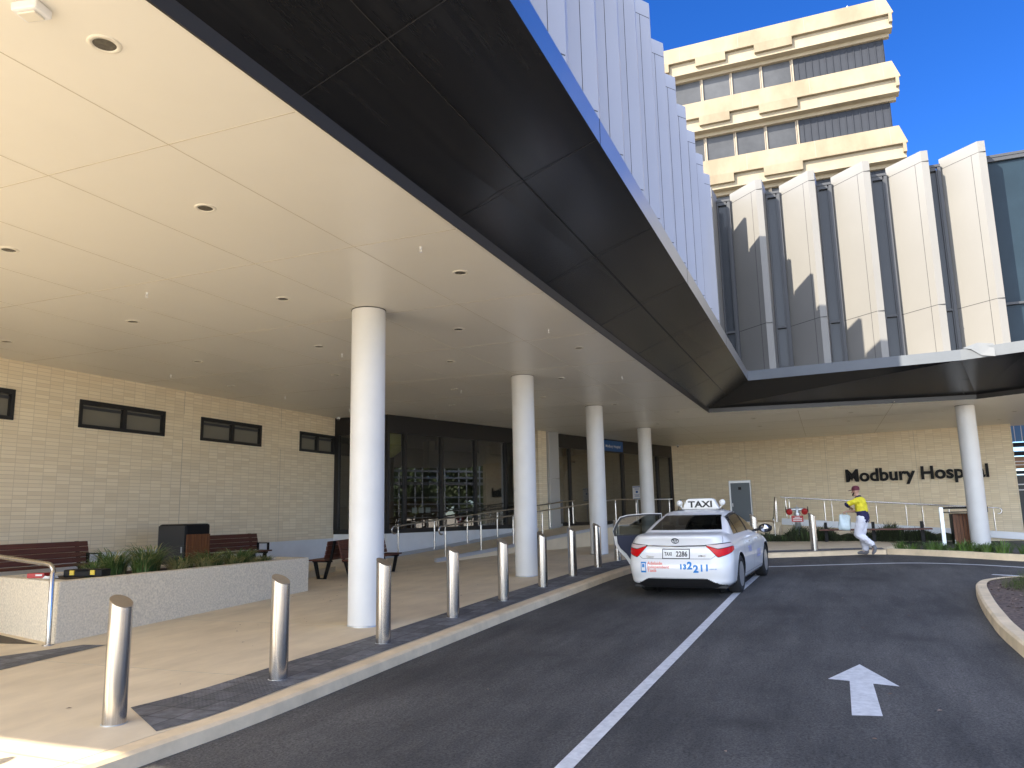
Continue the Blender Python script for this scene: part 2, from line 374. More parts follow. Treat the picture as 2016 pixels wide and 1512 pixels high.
struct(sheet('tactile_paving', [(7.9, 9.1), (7.83, 9.45), (6.97, 9.86), (6.2, 10.25), (5.2, 9.0), (6.4, 9.03)], lambda x, y: g(x) + .005, 'tact'))
# pavement joints
jt = MB()
for x in (6.9, 9.9, 13.6, 17.2, 20.4): jt.obox((x, 5.95, g(x) + .0015), Vector((0, 1, 0)), Vector((1, 0, .028)), Vector((0, 0, 1)), 6.8, .008, .002)
jt.add([(4.3, 5.1, g(4.3) + .004), (4.32, 5.1, g(4.32) + .004), (4.45, 9, g(4.45) + .004), (4.43, 9, g(4.43) + .004)], [(0, 1, 2, 3)])
struct(jt.build('pavement_joint', 'seam'))
# road markings
def ribbon(pts, w, z=.005):
    return strip(offset(pts, w / 2), offset(pts, -w / 2), lambda x, y: gr(x) + z)
struct(ribbon([(2, 1.97), (5.58, 1.90), (10, 1.80), (15.06, 1.70), (19.9, 1.49)], .13).build('lane_line', 'paint'))
struct(ribbon(cr([(20.2, 2.6), (20.15, 1.43), (20.75, -.2), (21.2, -1.71), (20.9, -2.9), (20.24, -3.9), (18.6, -6.2), (16, -9)], 5), .12).build('lane_line', 'paint'))
struct(ribbon([(18.75, -3.02), (18.3, -3.75), (17.6, -4.9)], .13).build('lane_line', 'paint'))
AR = [(9.5, -.18), (8.74, .14), (8.70, -.06), (7.46, -.045), (7.50, -.285), (8.64, -.27), (8.585, -.5)]
struct(sheet('arrow_marking', AR, lambda x, y: gr(x) + .005, 'paint'))
# traffic island on the right
IE = cr([(-6, -2.3), (4, -1.95), (10.41, -1.86), (12.6, -1.94), (14.67, -2.13), (16.0, -2.32), (16.62, -2.6), (17.1, -3.2), (17.35, -4.5), (17.2, -8), (16.5, -14)], 5)
ik = MB(); IE2 = offset(IE, -.165); iz = lambda x, y: g(x) + .035
strip(offset(IE, -.03), IE2, iz, iz, ik); strip(IE, offset(IE, -.03), lambda x, y: g(x) + .01, iz, ik); strip(offset(IE, .012), IE, lambda x, y: g(x) - .2, lambda x, y: g(x) + .01, ik)
struct(ik.build('island_kerb', 'kerb'))
struct(sheet('island_mulch', offset(IE, -.15) + [(16, -20), (-6, -20)], lambda x, y: g(x) + .02, 'bark'))
# raised bed kerb at the far right
BE = cr([(24.02, -1.42), (23.55, -2.03), (22.62, -3.1), (21.7, -4.17), (20.2, -6.4), (18.0, -10), (16.5, -16)], 5)
bk = MB(); BE2 = offset(BE, .20); bz = lambda x, y: g(x) + .03
strip(offset(BE, .02), BE2, bz, bz, bk); strip(offset(BE, -.01), offset(BE, .02), lambda x, y: g(x) - .3, bz, bk); strip(BE2, offset(BE, .21), bz, lambda x, y: g(x) - .3, bk)
bk.add([(24.02, -1.42, g(24) - .2), (24.02, -1.42, bz(24, 0)), (24.2, -1.5, bz(24, 0)), (24.2, -1.5, g(24) - .2)], [(0, 1, 2, 3)])
struct(bk.build('bed_kerb', 'kerb'))
def bedz(x, y): return g(x) - .02 - max(0, (x - 24)) * .02
struct(sheet('bed_mulch', BE2 + offset(BE, 1.0)[::-1], lambda x, y: g(x, y) - .015, 'soil', breaks=(-12, 23, 23.8, 24.5, 25.2, 26, 26.7, 28, 30, 33), ybreaks=(-1.3, -1.8, -2.3, -2.8, -3.3, -3.7, -5, -8)))

# ------------------------------------------------------------------ entrance canopy
CZ = 4.8
def yin(x): return 3.70 - .0116 * x
IN = [(-1.4, 3.70), (25.89, 3.40), (26.97, -4.5), (26.3, -5.6), (24.2, -11.5)]      # inner edge of the black lining
OUT = [(-1.4, 1.96), (24.5, 1.96), (23.95, -3.75), (23.35, -5.2), (21.2, -11.5)]       # outer edge
can = thing('entrance_canopy', 'long cream entrance canopy with black sloping underside and silver edge, over the forecourt', 'canopy', (12, 3, CZ))
m = MB(); m.prism([(-1.4, 3.70), (25.89, 3.40), (26.97, -4.5), (26.3, -5.6), (24.2, -11.5), (37, -11.5), (38.9, 7.0), (38.9, 14.7), (-1.4, 14.7)], CZ, CZ + .12)
for y in [5.0 + 1.4667 * k for k in range(7)]: m.box(-1.35, y - .0035, CZ - .002, 38.4, y + .0035, CZ + .01, 1)
for y in (3.55,): m.box(27, .65 - .006, CZ - .002, 36.9, .65 + .006, CZ + .01, 1); m.obox((26.3, -2.19, CZ - .002), (1, .002, 0), (0, 1, 0), (0, 0, 1), 11, .012, .01, 1)
for k in range(14):
    x = -1.02 + 2.83 * k
    m.box(x - .003, yin(x) + .03 if x < 25.8 else -4.0, CZ - .0025, x + .003, 14.6, CZ + .01, 1)
m.build('ceiling', ['ceil', 'seam'], can, world=True)
m = MB()
INo = offset(IN, -.014)
for (a, b) in zip(INo[:-1], INo[1:]):
    a = Vector((*a, CZ - .015)); b = Vector((*b, CZ - .015)); m.add([a, b, b + Vector((0, 0, .135)), a + Vector((0, 0, .135))], [(0, 1, 2, 3)])
for a, b, c, d in zip(INo[:-1], INo[1:], offset(IN, .004)[:-1], offset(IN, .004)[1:]):
    m.add([(*a, CZ - .015), (*b, CZ - .015), (*d, CZ - .015), (*c, CZ - .015)], [(0, 1, 2, 3)])
m.build('edge_trim', 'soffit_edge', can, world=True)
m = MB(); ZI, ZO = CZ + .118, 5.53
for i in range(4):
    m.add([(*IN[i], ZI), (*IN[i + 1], ZI), (*OUT[i + 1], ZO), (*OUT[i], ZO)], [(0, 1, 2, 3)])
def sof(i, s, t):
    """point on lining segment i, s along, t from inner to outer edge, just below it"""
    a = Vector((*IN[i], ZI)).lerp(Vector((*IN[i + 1], ZI)), s); b = Vector((*OUT[i], ZO)).lerp(Vector((*OUT[i + 1], ZO)), s)
    return a.lerp(b, t) + Vector((0, 0, -.0025))
def sline(i, s0, t0, s1, t1, w=.012):
    p, q = sof(i, s0, t0), sof(i, s1, t1); d = (q - p).normalized(); nn = Vector((0, .33, -.94)) if i == 0 else Vector((.3, 0, -.95)); u = d.cross(nn).normalized() * w / 2
    m.add([p - u, p + u, q + u, q - u], [(0, 1, 2, 3)], 1)
sline(0, 0, .48, .99, .48); sline(1, .02, .48, 1, .48)
for k in range(9):
    x = -1.02 + 2.83 * k; s = (x + 1.4) / 27.29; s2 = (x + 1.4) / 25.9
    p = sof(0, s, 0); q = sof(0, min(1, s2), 1)
    u = Vector((.006, 0, 0)); m.add([p - u, p + u, q + u, q - u], [(0, 1, 2, 3)], 1)
for s in (.28, .62, .96): sline(1, s, 0, s, 1)
m.build('soffit_lining', ['soffit', 'joint'], can, world=True)
m = MB()
for i in range(4):
    a, b = OUT[i], OUT[i + 1]
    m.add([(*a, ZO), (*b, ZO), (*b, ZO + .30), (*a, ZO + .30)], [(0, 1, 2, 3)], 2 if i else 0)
    c, d = offset(OUT, .16)[i], offset(OUT, .16)[i + 1]
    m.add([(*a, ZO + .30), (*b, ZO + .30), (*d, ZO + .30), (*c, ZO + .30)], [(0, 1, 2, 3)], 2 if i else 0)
for x in (7.6, 13.3, 19): m.box(x, 1.957, ZO, x + .008, 1.97, ZO + .301, 1)
# dented flap where two lengths of the edge meet
m.add([(23.93, -3.80, ZO + .33), (23.80, -3.98, ZO + .26), (23.72, -4.2, ZO + .05), (23.60, -4.5, ZO - .02), (23.66, -4.5, ZO + .34), (23.78, -4.15, ZO + .42)], [(0, 1, 2, 5), (2, 3, 4, 5)], 2)
m.build('fascia_strip', ['zinc', 'joint', 'zinc_d'], can, world=True)
m = MB(); m.prism([(-1.4, 2.1), (24.68, 2.1), (24.15, -3.7), (23.55, -5.1), (21.45, -11.4), (38, -11.4), (38, 14.6), (-1.4, 14.6)], ZO + .02, ZO + .2)
m.build('roof_deck', 'roof', can, world=True)

# ------------------------------------------------------------------ columns
COLS = [(10.03, 6.42, .26), (16.61, 6.40, .26), (22.48, 6.35, .26), (29.49, 6.36, .26), (28.70, -4.42, .28)]
clab = ['nearest white round column, beside the double-sided timber bench', 'white round column just behind the fourth bollard, second along the canopy', 'white round column left of the taxi, rising from behind the last bollards', 'white round column behind the taxi, farthest of the row under the canopy', 'white round column in the planting bed, in front of the wall lettering']
for (x, y, r), lb in zip(COLS, clab):
    z0 = g(x) - .02 if y > 0 else g(x) - .5
    c = thing('column', lb, 'column', (x, y, z0), group='white columns holding up the canopy')
    MB().lathe([(r, 0), (r, CZ - z0 - .012)], n=56).build('shaft', 'white_col', c)
    MB().lathe([(r + .007, 0), (r + .006, .034), (r, .036)], n=56).build('base_seal', 'galv', c)
    MB().lathe([(r + .008, CZ - z0 - .012), (r + .008, CZ - z0 + .004)], n=56).build('shadow_ring', 'soffit_edge', c)

# ------------------------------------------------------------------ ceiling fittings
DL = [(3.39, 4.28), (5.83, 5.72), (5.83, 8.69), (8.9, 7.17), (8.91, 10.14), (8.95, 13.18), (11.83, 11.61), (11.79, 8.63), (8.92, 4.29), (11.75, 5.70), (14.21, 4.27), (14.24, 7.11), (14.38, 10.08), (17.48, 8.61), (14.43, 13.1), (19.99, 9.94), (17.32, 5.68), (19.93, 7.1), (22.37, 5.68), (31.45, -6.35), (34.16, -6.35), (25.2, 7.1), (25.2, 4.3), (22.4, 8.6), (28.4, 5.6), (28.6, 2.2), (31.4, 2.2), (28.6, -1.0), (31.4, -1.0)]
d0 = thing('ceiling_light', 'round recessed downlight with white rim, the large one nearest the camera at upper left', 'downlight', (*DL[0], CZ), group='recessed downlights in the canopy ceiling')
MB().lathe([(.074, -.004), (.076, -.010), (.10, -.009), (.108, -.004), (.108, .004)], n=32).lathe([(.006, -.0125), (.004, -.0135)], (.088, .02, 0), n=8).lathe([(.006, -.0125), (.004, -.0135)], (-.088, -.02, 0), n=8).lathe([(.006, -.0125), (.004, -.0135)], (-.02, .088, 0), n=8).build('frame', 'cream_pl', d0)
MB().lathe([(.0742, -.0045), (.055, -.0025), (.030, -.0035), (.001, -.002)], n=32).build('diffuser', 'lens', d0)
for i, (x, y) in enumerate(DL[1:]):
    dl = {0: 'round recessed downlight between two ceiling joints, second nearest along the black edge', 1: 'round recessed downlight at the left edge of the photo, above the brick wall windows', 7: 'round recessed downlight close to the black soffit, right of the first column top'}.get(i, 'small round recessed downlight in the cream canopy ceiling')
    dup(d0, (x, y, CZ), label=dl)
SP = [(7.83, 4.29), (7.83, 8.68), (12.5, 4.30), (12.56, 8.65), (12.68, 13.2), (16.4, 13.05), (17.79, 8.57), (19.3, 13.0), (21.9, 11.46), (17.8, 4.3)]
s0 = thing('sprinkler_head', 'tiny pendant fire sprinkler in the cream canopy ceiling', 'sprinkler', (*SP[0], CZ), group='sprinkler heads in the canopy ceiling')
MB().lathe([(.022, .002), (.022, -.005), (.010, -.010)], n=16).build('rose', 'white', s0)
MB().tube([(0, 0, -.01), (0, 0, -.03)], .010, 8).tube([(-.014, 0, -.02), (-.02, 0, -.045), (0, 0, -.062)], .004, 6).tube([(.014, 0, -.02), (.02, 0, -.045), (0, 0, -.062)], .004, 6).lathe([(.022, -.062), (.022, -.066)], n=12).build('frame', 'white', s0)
for x, y in SP[1:]: dup(s0, (x, y, CZ))
e = thing('sensor_box', 'white box-shaped sensor on the canopy ceiling at the top left corner', 'sensor', (2.93, 4.36, CZ), rotz=R(12))
MB().box(-.07, -.09, -.06, .07, .09, .0).build('housing', 'white', e, bevel=.012)
MB().box(-.045, -.06, -.075, .045, .06, -.06).build('lens', 'cream_pl', e, bevel=.006)
def camera_box(x, y, lb):
    e = thing('security_camera', lb, 'camera', (x, y, CZ)); MB().lathe([(.06, 0), (.06, -.05), (.05, -.06)], n=20).build('base', 'white', e)
    MB().lathe([(.048, -.06), (.045, -.085), (.03, -.105), (.004, -.112)], n=20).build('dome', 'charc', e)
camera_box(20.7, 14.35, 'white dome security camera at the top corner of the brick wall beside the glazing')
camera_box(38.2, 6.6, 'white dome security camera where the sign wall meets the glazed entrance')

# ------------------------------------------------------------------ left brick wall
W0 = 14.6
bw = thing('brick_wall', 'long cream brick wall under the canopy with four high strip windows', 'brick wall', (10, W0, .3))
WN = [(7.4, 10.17), (11.6, 13.91), (15.07, 17.35), (19.07, 20.83)]
m = MB()
zt, zb = 4.22, 3.62
xs = -1.4
# wall built round the window openings
m.box(xs, W0, .98, 20.95, W0 + .25, zb); m.box(xs, W0, zt, 20.95, W0 + .25, CZ)
e0 = xs
for a, b in WN + [(20.95, 21)]:
    m.box(e0, W0, zb, a, W0 + .25, zt); e0 = b
for x in (5.2, 9.5, 14.5, 18.2):
    for a_, b_ in ((.985, zb if x < 18 and x > 14 or x < 9 else zb), (zt, CZ - .005)): m.box(x, W0 - .0015, a_, x + .012, W0 + .01, b_, 1)
m.build('brickwork', ['brickX', 'seam'], bw, world=True)
m = MB(); m.box(xs, W0 + .02, -.5, 20.95, W0 + .25, .98); m.build('plinth', 'plinth', bw, world=True)
for a, b in WN:
    f = .075; q = (a + b) / 2
    m = MB(); y0, y1 = W0 - .03, W0 + .16
    m.box(a, y0, zb, b, y1, zb + f); m.box(a, y0, zt - f * 1.3, b, y1, zt); m.box(a, y0, zb + f, a + f, y1, zt - f * 1.3); m.box(b - f, y0, zb + f, b, y1, zt - f * 1.3); m.box(q - .05, y0, zb + f, q + .05, y1, zt - f * 1.3)
    w = m.build('window', 'frame', bw, world=True)
    p = MB(); p.box(a + f, W0 + .06, zb + f, b - f, W0 + .07, zt - f * 1.3); p.box(a + f + .03, W0 + .035, zt - f * 1.3 - .09, b - f, W0 + .05, zt - f * 1.3 - .03, 1)
    p.build('pane', ['glass_s', 'frame_g'], w, world=False).location = (-bw.location.x, -bw.location.y, -bw.location.z)

# ------------------------------------------------------------------ glazed entrance front
GA = Vector((20.94, 12.675, 0)); GT = Vector((.9545, -.2980, 0)); GN = Vector((-.2980, -.9545, 0)); UP = Vector((0, 0, 1))
GL = 18.75
ge = thing('glazed_entrance', 'tall dark glazed entrance front with black frames and a white base, behind the columns', 'glazed front', (GA.x, GA.y, .3))
def gp(s, n, z): return GA + GT * s + GN * n + UP * z
def gbox(m, s0, s1, n0, n1, z0, z1, mi=0): return m.obox(gp(s0, n0, z0), GT, GN, UP, s1 - s0, n1 - n0, z1 - z0, mi)
m = MB(); gbox(m, -.06, GL, -.1, .06, 4.24, CZ); gbox(m, -.06, GL, -.08, .05, 1.1, 1.24); m.box(20.88, 12.70, 4.24, 21.0, 14.6, CZ); m.box(20.88, 12.7, 1.1, 21, 14.6, 1.24)
m.build('header', 'frame', ge, world=True)
for s in [.0, .73, 2.4, 4.1, 5.77, 7.35, 8.62, 9.9, 11.6, 14.05, 15.9, 17.3, GL - .08]:
    wd = .05 if s < 10 else .09
    gbox(MB(), s - wd, s + wd, -.11, .062, 1.24, 4.24).build('mullion', 'frame', ge, world=True)
MB().box(20.87, 14.45, 1.24, 21.02, 14.6, 4.24).build('mullion', 'frame', ge, world=True)
for a, b in zip([.0, .73, 2.4, 4.1, 5.77, 8.62, 9.9, 11.6, 14.05, 15.9, 17.3], [.73, 2.4, 4.1, 5.77, 7.35, 9.9, 11.6, 14.05, 15.9, 17.3, GL - .08]):
    m = MB(); m.add([gp(a + .04, 0, 1.24), gp(b - .04, 0, 1.24), gp(b - .04, 0, 4.24), gp(a + .04, 0, 4.24)], [(0, 1, 2, 3)])
    m.build('pane', 'glass', ge, world=True)
MB().add([(20.95, 12.72, 1.24), (20.95, 14.46, 1.24), (20.95, 14.46, 4.24), (20.95, 12.72, 4.24)], [(0, 1, 2, 3)]).build('pane', 'glass', ge, world=True)
m = MB(); gbox(m, -.03, GL, -.2, .02, -.1, 1.098); m.box(20.9, 12.72, -.1, 21.1, 14.6, 1.098); m.build('plinth', 'plinth', ge, world=True)
m = MB(); gbox(m, 7.42, 7.95, -.2, .30, .3, CZ - .01); m.build('brick_pier', 'brickX', ge, world=True)
m = MB(); gbox(m, 7.98, 8.60, -.2, .42, .3, 2.95); gbox(m, 7.98, 8.60, -.2, .42, 2.965, CZ - .012); m.build('metal_pier', 'alu', ge, world=True, bevel=.004)
m = MB(); gbox(m, 11.75, 14.0, .07, .11, 4.28, 4.74); bs = m.build('name_panel', 'blue', ge, world=True)
v, f = text2d('Modbury Hospital', .17, .002)
m = MB(); m.add([gp(12.55 + x, .113, 4.44 + y) - ge.location for x, y, z in v], f); m.build('lettering', 'white', bs)
# dim lobby behind the glass
li = lambda s, d: (gp(s, -d, 0).x, gp(s, -d, 0).y)
m = MB(); LP = [li(0.02, .12), li(GL, .12), li(GL, 8), li(-1.5, 8), (20.97, 14.62)]
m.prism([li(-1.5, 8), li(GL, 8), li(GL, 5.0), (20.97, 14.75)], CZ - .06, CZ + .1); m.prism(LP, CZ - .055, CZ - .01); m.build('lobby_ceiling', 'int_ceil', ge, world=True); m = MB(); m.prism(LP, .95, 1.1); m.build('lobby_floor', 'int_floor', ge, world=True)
m = MB()
for a, b in zip(LP[1:-1], LP[2:]): m.add([(*a, 1.1), (*b, 1.1), (*b, CZ), (*a, CZ)], [(0, 1, 2, 3)])
for s in (3.2, 6.6, 10.2): gbox(m, s, s + .35, -5.2, -4.85, 1.1, CZ, 0)
gbox(m, 11.3, 13.2, -3.6, -3.4, 1.1, CZ, 0)
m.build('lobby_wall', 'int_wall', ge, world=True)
m = MB(); gbox(m, 1.4, 5.4, -3.4, -2.6, 1.1, 2.15); gbox(m, 1.2, 2.2, -3.35, -3.2, 2.15, 2.9); gbox(m, .4, 1.2, -2.9, -2.4, 1.1, 1.95); m.build('reception_desk', 'desk', ge, world=True)
m = MB()
for s in (2.0, 2.32, 2.64): gbox(m, s, s + .22, -1.0, -.99, 1.72, 1.9)
m.build('notice', 'white', ge, world=True)
# steel bracing and stair seen in the right-hand lobby bays
m = MB(); m.tube([gp(9.2, -.7, 1.2), gp(11.2, -.7, 4.6)], .13, 8).tube([gp(9.1, -.8, 3.6), gp(11.4, -.8, 1.2)], .06, 8)
gbox(m, 8.7, 11.5, -.9, -.8, 3.75, 3.85); gbox(m, 10.05, 10.3, -.85, -.6, 1.1, 4.7)
m.build('brace', 'frame', ge, world=True)
m = MB(); gbox(m, 9.25, 10.0, -.5, -.45, 1.15, 2.15); m.build('poster', 'blue', ge, world=True)
m = MB(); m.lathe([(.001, 2.7), (.2, 2.68), (.24, 2.4), (.2, 1.2), (.24, 1.12)], (gp(9.7, -.95, 0).x, gp(9.7, -.95, 0).y, 0), n=20); m.build('cabinet', 'white', ge, world=True)
lb = MB().lathe([(.001, 3.55), (.35, 3.58), (.62, 3.78), (.74, 4.1), (.76, 4.4)], (gp(.95, -1.3, 0).x, gp(.95, -1.3, 0).y, 0), n=32).build('pendant_shade', 'lamp_green', ge, world=True)
M['glow'] = emis('lamp_tube', (1, .95, .85), 3)
m = MB()
for s in (9.35, 10.75): m.tube([gp(s, -.6, 3.1), gp(s, -.6, 3.32)], .028, 8)
m.build('lamp_tube', 'glow', ge, world=True)

# ------------------------------------------------------------------ sign wall
SA = Vector((38.73, 7.01, 0)); ST = (Vector((36.418, -7.14, 0)) - SA).normalized(); SN = ST.cross(UP)
sw = thing('sign_wall', 'cream brick end wall carrying the black hospital lettering', 'brick wall', (SA.x, SA.y, .4))
def spt(s, n, z): return SA + ST * s + SN * n + UP * z
m = MB(); m.obox(spt(0, 0, .3), ST, -SN, UP, 14.34, .4, CZ - .3); 
for q in (3.6, 7.2, 10.8): m.obox(spt(q, .0015, .4), ST, -SN, UP, .012, .01, CZ - .41, 1)
m.build('brickwork', ['brickY', 'seam'], sw, world=True)
v, f = text2d('Modbury Hospital', .62, .019, ext=.03)
wd = max(p[0] for p in v) - min(p[0] for p in v)
sg = thing('wall_lettering', 'large black raised letters reading Modbury Hospital on the cream brick wall', 'lettering', tuple(spt(7.98, .05, 2.72)))
k = 5.42 / wd; x0 = min(p[0] for p in v)
# one mesh per letter
import collections
par = list(range(len(v)))
def fd(i):
    while par[i] != i: par[i] = par[par[i]]; i = par[i]
    return i
for q in f:
    for b in q[1:]: par[fd(b)] = fd(q[0])
isl = collections.defaultdict(list)
for q in f: isl[fd(q[0])].append(q)
fd_first = min(isl, key=lambda q_: min(v[i][0] for q in isl[q_] for i in q))
for r_, fs in sorted(isl.items(), key=lambda kv: min(v[i][0] for q in kv[1] for i in q)):
    if r_ == fd_first:
        bm_ = MB(); W_, H_, s_ = .48, .455, .115
        for P_ in ([(0, 0), (s_, 0), (s_, H_), (0, H_)], [(W_ - s_, 0), (W_, 0), (W_, H_), (W_ - s_, H_)], [(s_, H_ - .17), (s_, H_), (W_ / 2, .17), (W_ / 2, .02)], [(W_ - s_, H_), (W_ - s_, H_ - .17), (W_ / 2, .02), (W_ / 2, .17)]):
            bm_.extr([ST * x + UP * y + SN * .0 for x, y in P_], SN * .06)
        bm_.build('letter', 'black', sg); continue
    ids = sorted({i for q in fs for i in q}); mp = {i: j for j, i in enumerate(ids)}
    m = MB(); m.add([ST * ((v[i][0] - x0) * k) + UP * (v[i][1] * k) + SN * (v[i][2] + .03) for i in ids], [[mp[i] for i in q] for q in fs]); m.build('letter', 'black', sg)
struct(sheet('dark_strip', [(7.72, 10.15), (8.33, 12.2), (8.6, 13.6), (8.1, 13.6), (7.86, 12.2), (7.62, 10.9)], lambda x, y: g(x) + .004, 'brown_strip'))  # plain dark brown strip along the planter foot
# ------------------------------------------------------------------ long pleated wing over the canopy
ZT = 12.5
pw = thing('hospital_wing', 'shaded blue-grey wing of pleated metal panels rising above the long canopy edge', 'building', (12.5, 6, 5.6))
m = MB(); m.box(-1.4, 3.6, 5.55, 26.5, 14.85, ZT - .12); m.build('wall', 'frame_g', pw, world=True)
for k in range(17):
    t = 24.63 - 1.57 * k
    m = MB(); m.prism([(max(t - 1.30, -1.4), 3.61), (t, 2.71), (t + .16, 2.73), (t + .2, 3.61)], 5.6, ZT)
    d = Vector((1.30, -.90, 0)).normalized(); nn = Vector((-.9, -1.3, 0)).normalized(); o = Vector((t - 1.30, 3.61, 0))
    L = 1.581
    m.obox(o + d * (L - .30) + nn * -.01 + UP * 5.62, d, nn, UP, .011, .0115, ZT - 5.62 - .36, 1)
    m.obox(o + d * .02 + nn * -.01 + UP * (ZT - .37), d, nn, UP, L - .03, .012, .014, 1)
    m.obox(o + d * .25 + nn * -.01 + UP * 7.55, d, nn, UP, L - .27, .012, .016, 1)
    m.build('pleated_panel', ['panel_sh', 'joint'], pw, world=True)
# ------------------------------------------------------------------ finned cross wing
fw = thing('hospital_wing', 'sunlit cross wing of tall cream fins with slot windows between them', 'building', (30, -2, 5.6))
m = MB(); m.box(26.55, -16, 5.55, 38.6, 3.55, 12.15); m.build('wall', 'frame_g', fw, world=True)
TIPS = [3.0, 1.36, -.28, -1.92, -3.58, -5.12, -8.4, -10.0]
FX = 25.65
for t in TIPS:
    m = MB(); m.prism([(26.56, t + .93), (FX, t), (FX + .03, t - .20), (26.56, t - .26)], 5.6, ZT)
    d = Vector((-.91, -.93, 0)).normalized(); nn = Vector((-.93, .91, 0)).normalized(); o = Vector((26.56, t + .93, 0)); L = 1.301
    m.obox(o + d * (L - .24) + nn * -.01 + UP * 5.62, d, nn, UP, .012, .0125, ZT - 5.62 - .36, 1)
    m.obox(o + d * .02 + nn * -.01 + UP * (ZT - .36), d, nn, UP, L - .03, .012, .014, 1)
    m.obox(o + d * .02 + nn * -.01 + UP * 7.55, d, nn, UP, L - .03, .012, .016, 1)
    m.box(FX - .003, t - .2, 7.55, FX + .2, t, 7.566, 1); m.box(FX - .003, t - .2, ZT - .36, FX + .2, t, ZT - .346, 1)
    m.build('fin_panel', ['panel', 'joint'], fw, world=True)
ends = []
for i, t in enumerate(TIPS[:-1]):
    a, b = t - .26, TIPS[i + 1] + .93
    m = MB(); X = 26.40
    m.box(X, b, 5.6, X + .14, b + .09, 12.2); m.box(X + .03, b + .09, 5.6, X + .14, b + .13, 12.1); m.box(X, a - .05, 5.6, X + .14, a, 12.2); m.box(X, b + .13, 12.08, X + .14, a - .05, 12.2)
    for z in (7.5, 6.15): m.box(X, b + .13, z, X + .13, a - .05, z + .07)
    w = m.build('slot_window', 'frame_g', fw, world=True)
    p = MB(); p.add([(X + .10, b + .1, 5.6), (X + .10, a, 5.6), (X + .10, a, 12.1), (X + .10, b + .1, 12.1)], [(0, 1, 2, 3)])
    q = p.build('pane', 'glass_k' if i == 5 else 'glass_d', w); q.location = (-30, 2, -5.6)
    fm = MB(); fm.box(X - .02, b, 12.2, 26.55, a, 12.28); r_ = fm.build('cap_rail', 'frame_g', w); r_.location = (-30, 2, -5.6)

# ------------------------------------------------------------------ concrete tower behind
TX = 45.; SCL = .9
tw = thing('concrete_tower', 'tall beige concrete hospital tower with flared floor bands, rising behind the fins', 'tower', (52, 6, 0))
YR = -5.75
m = MB(); m.box(TX + 1.05, YR + .9, 0, 62, 26, 29.6); m.build('core_wall', 'conc_b', tw, world=True)
tops = [30.5 - 3.95 * k for k in range(6)]
notch = [(-5.5, -.30), (1.85, 3.55), (5.35, 7.0), (8.9, 10.6), (12.4, 14.1)]
for zt in tops:
    zb = zt - 1.98; zm = zt - 1.22; zn = zt - 1.72
    m = MB(); prof = [(TX + .35, zt), (TX, zm + .06), (TX, zm), (TX + 1.0, zm), (TX + 1.0, zt)]
    yc = YR
    # main sloping band with a chamfered right end
    va = [(x, 26, z) for x, z in prof]
    vb = [(x, yc + (x - TX) * .25 + (.22 if i == 0 else 0), z) for i, (x, z) in enumerate(prof)]
    n5 = len(prof); m.add(va + vb, [(i, (i + 1) % n5, n5 + (i + 1) % n5, n5 + i) for i in range(n5)] + [tuple(range(n5)), tuple(range(n5, 2 * n5))[::-1]])
    # lower lip hangs between the notches
    e = yc + .08; seg = []
    for a, b in notch: seg.append((e, a)); e = b
    seg.append((e, 26))
    for a, b in seg:
        if b - a > .05: m.add([(TX, a, zm), (TX, b, zm), (TX + .02, b, zn), (TX + .02, a, zn), (TX + .9, a, zn), (TX + .9, b, zn), (TX + .9, b, zm), (TX + .9, a, zm)], [(0, 1, 2, 3), (3, 2, 5, 4), (0, 3, 4, 7), (1, 6, 5, 2)])
    for y in (-4.95, -1.05, 2.75, 6.3, 9.9, 13.5):
        m.extr([(TX + .35 - .004, y, zt), (TX - .006, y, zm + .06), (TX + .1, y, zm + .06), (TX + .45, y, zt)], (0, .03, 0), 2)
    m.box(TX + .24, yc + .1, zb, TX + .9, 26, zm - .003, 1)
    m.box(TX + .74, yc + .25, zb - .22, TX + 1.05, 26, zb - .002, 1)
    m.build('floor_band', ['conc_b', 'conc_l', 'mull'], tw, world=True)
    za = zt - 3.97; zc = zb - .20
    m = MB(); m.box(TX + .95, YR + .55, za, TX + 1.1, -.25, zc)
    for k in range(13): 
        y = YR + .6 + k * .385; m.box(TX + .90, y, za, TX + .95, y + .045, zc)
    m.build('ribbed_cladding', 'clad', tw, world=True)
    m = MB(); m.box(TX + .98, -.25, za, TX + 1.04, 26, zc); m.build('window_band', 'glass_t', tw, world=True)
    m = MB()
    for k in range(13):
        y = -.25 + 1.78 * k; m.box(TX + .88, y, za, TX + .98, y + .09, zc); m.box(TX + .92, y + .12, za, TX + .98, y + .17, zc)
    m.box(TX + .93, -.25, za, TX + .985, 26, za + .08)
    m.build('window_mullion', 'mull', tw, world=True)
m = MB(); m.box(TX + .8, YR + .3, 30.4, 62, 26, 30.47); m.build('roof', 'roof', tw, world=True)
an = MB().tube([(46.4, -3.55, 30.4), (46.4, -3.55, 31.2)], .05, 8).box(46.3, -3.9, 30.5, 46.5, -3.45, 30.62).tube([(46.4, -3.75, 30.55), (46.2, -3.9, 30.95)], .03, 6).build('roof_aerial', 'white', tw, world=True)

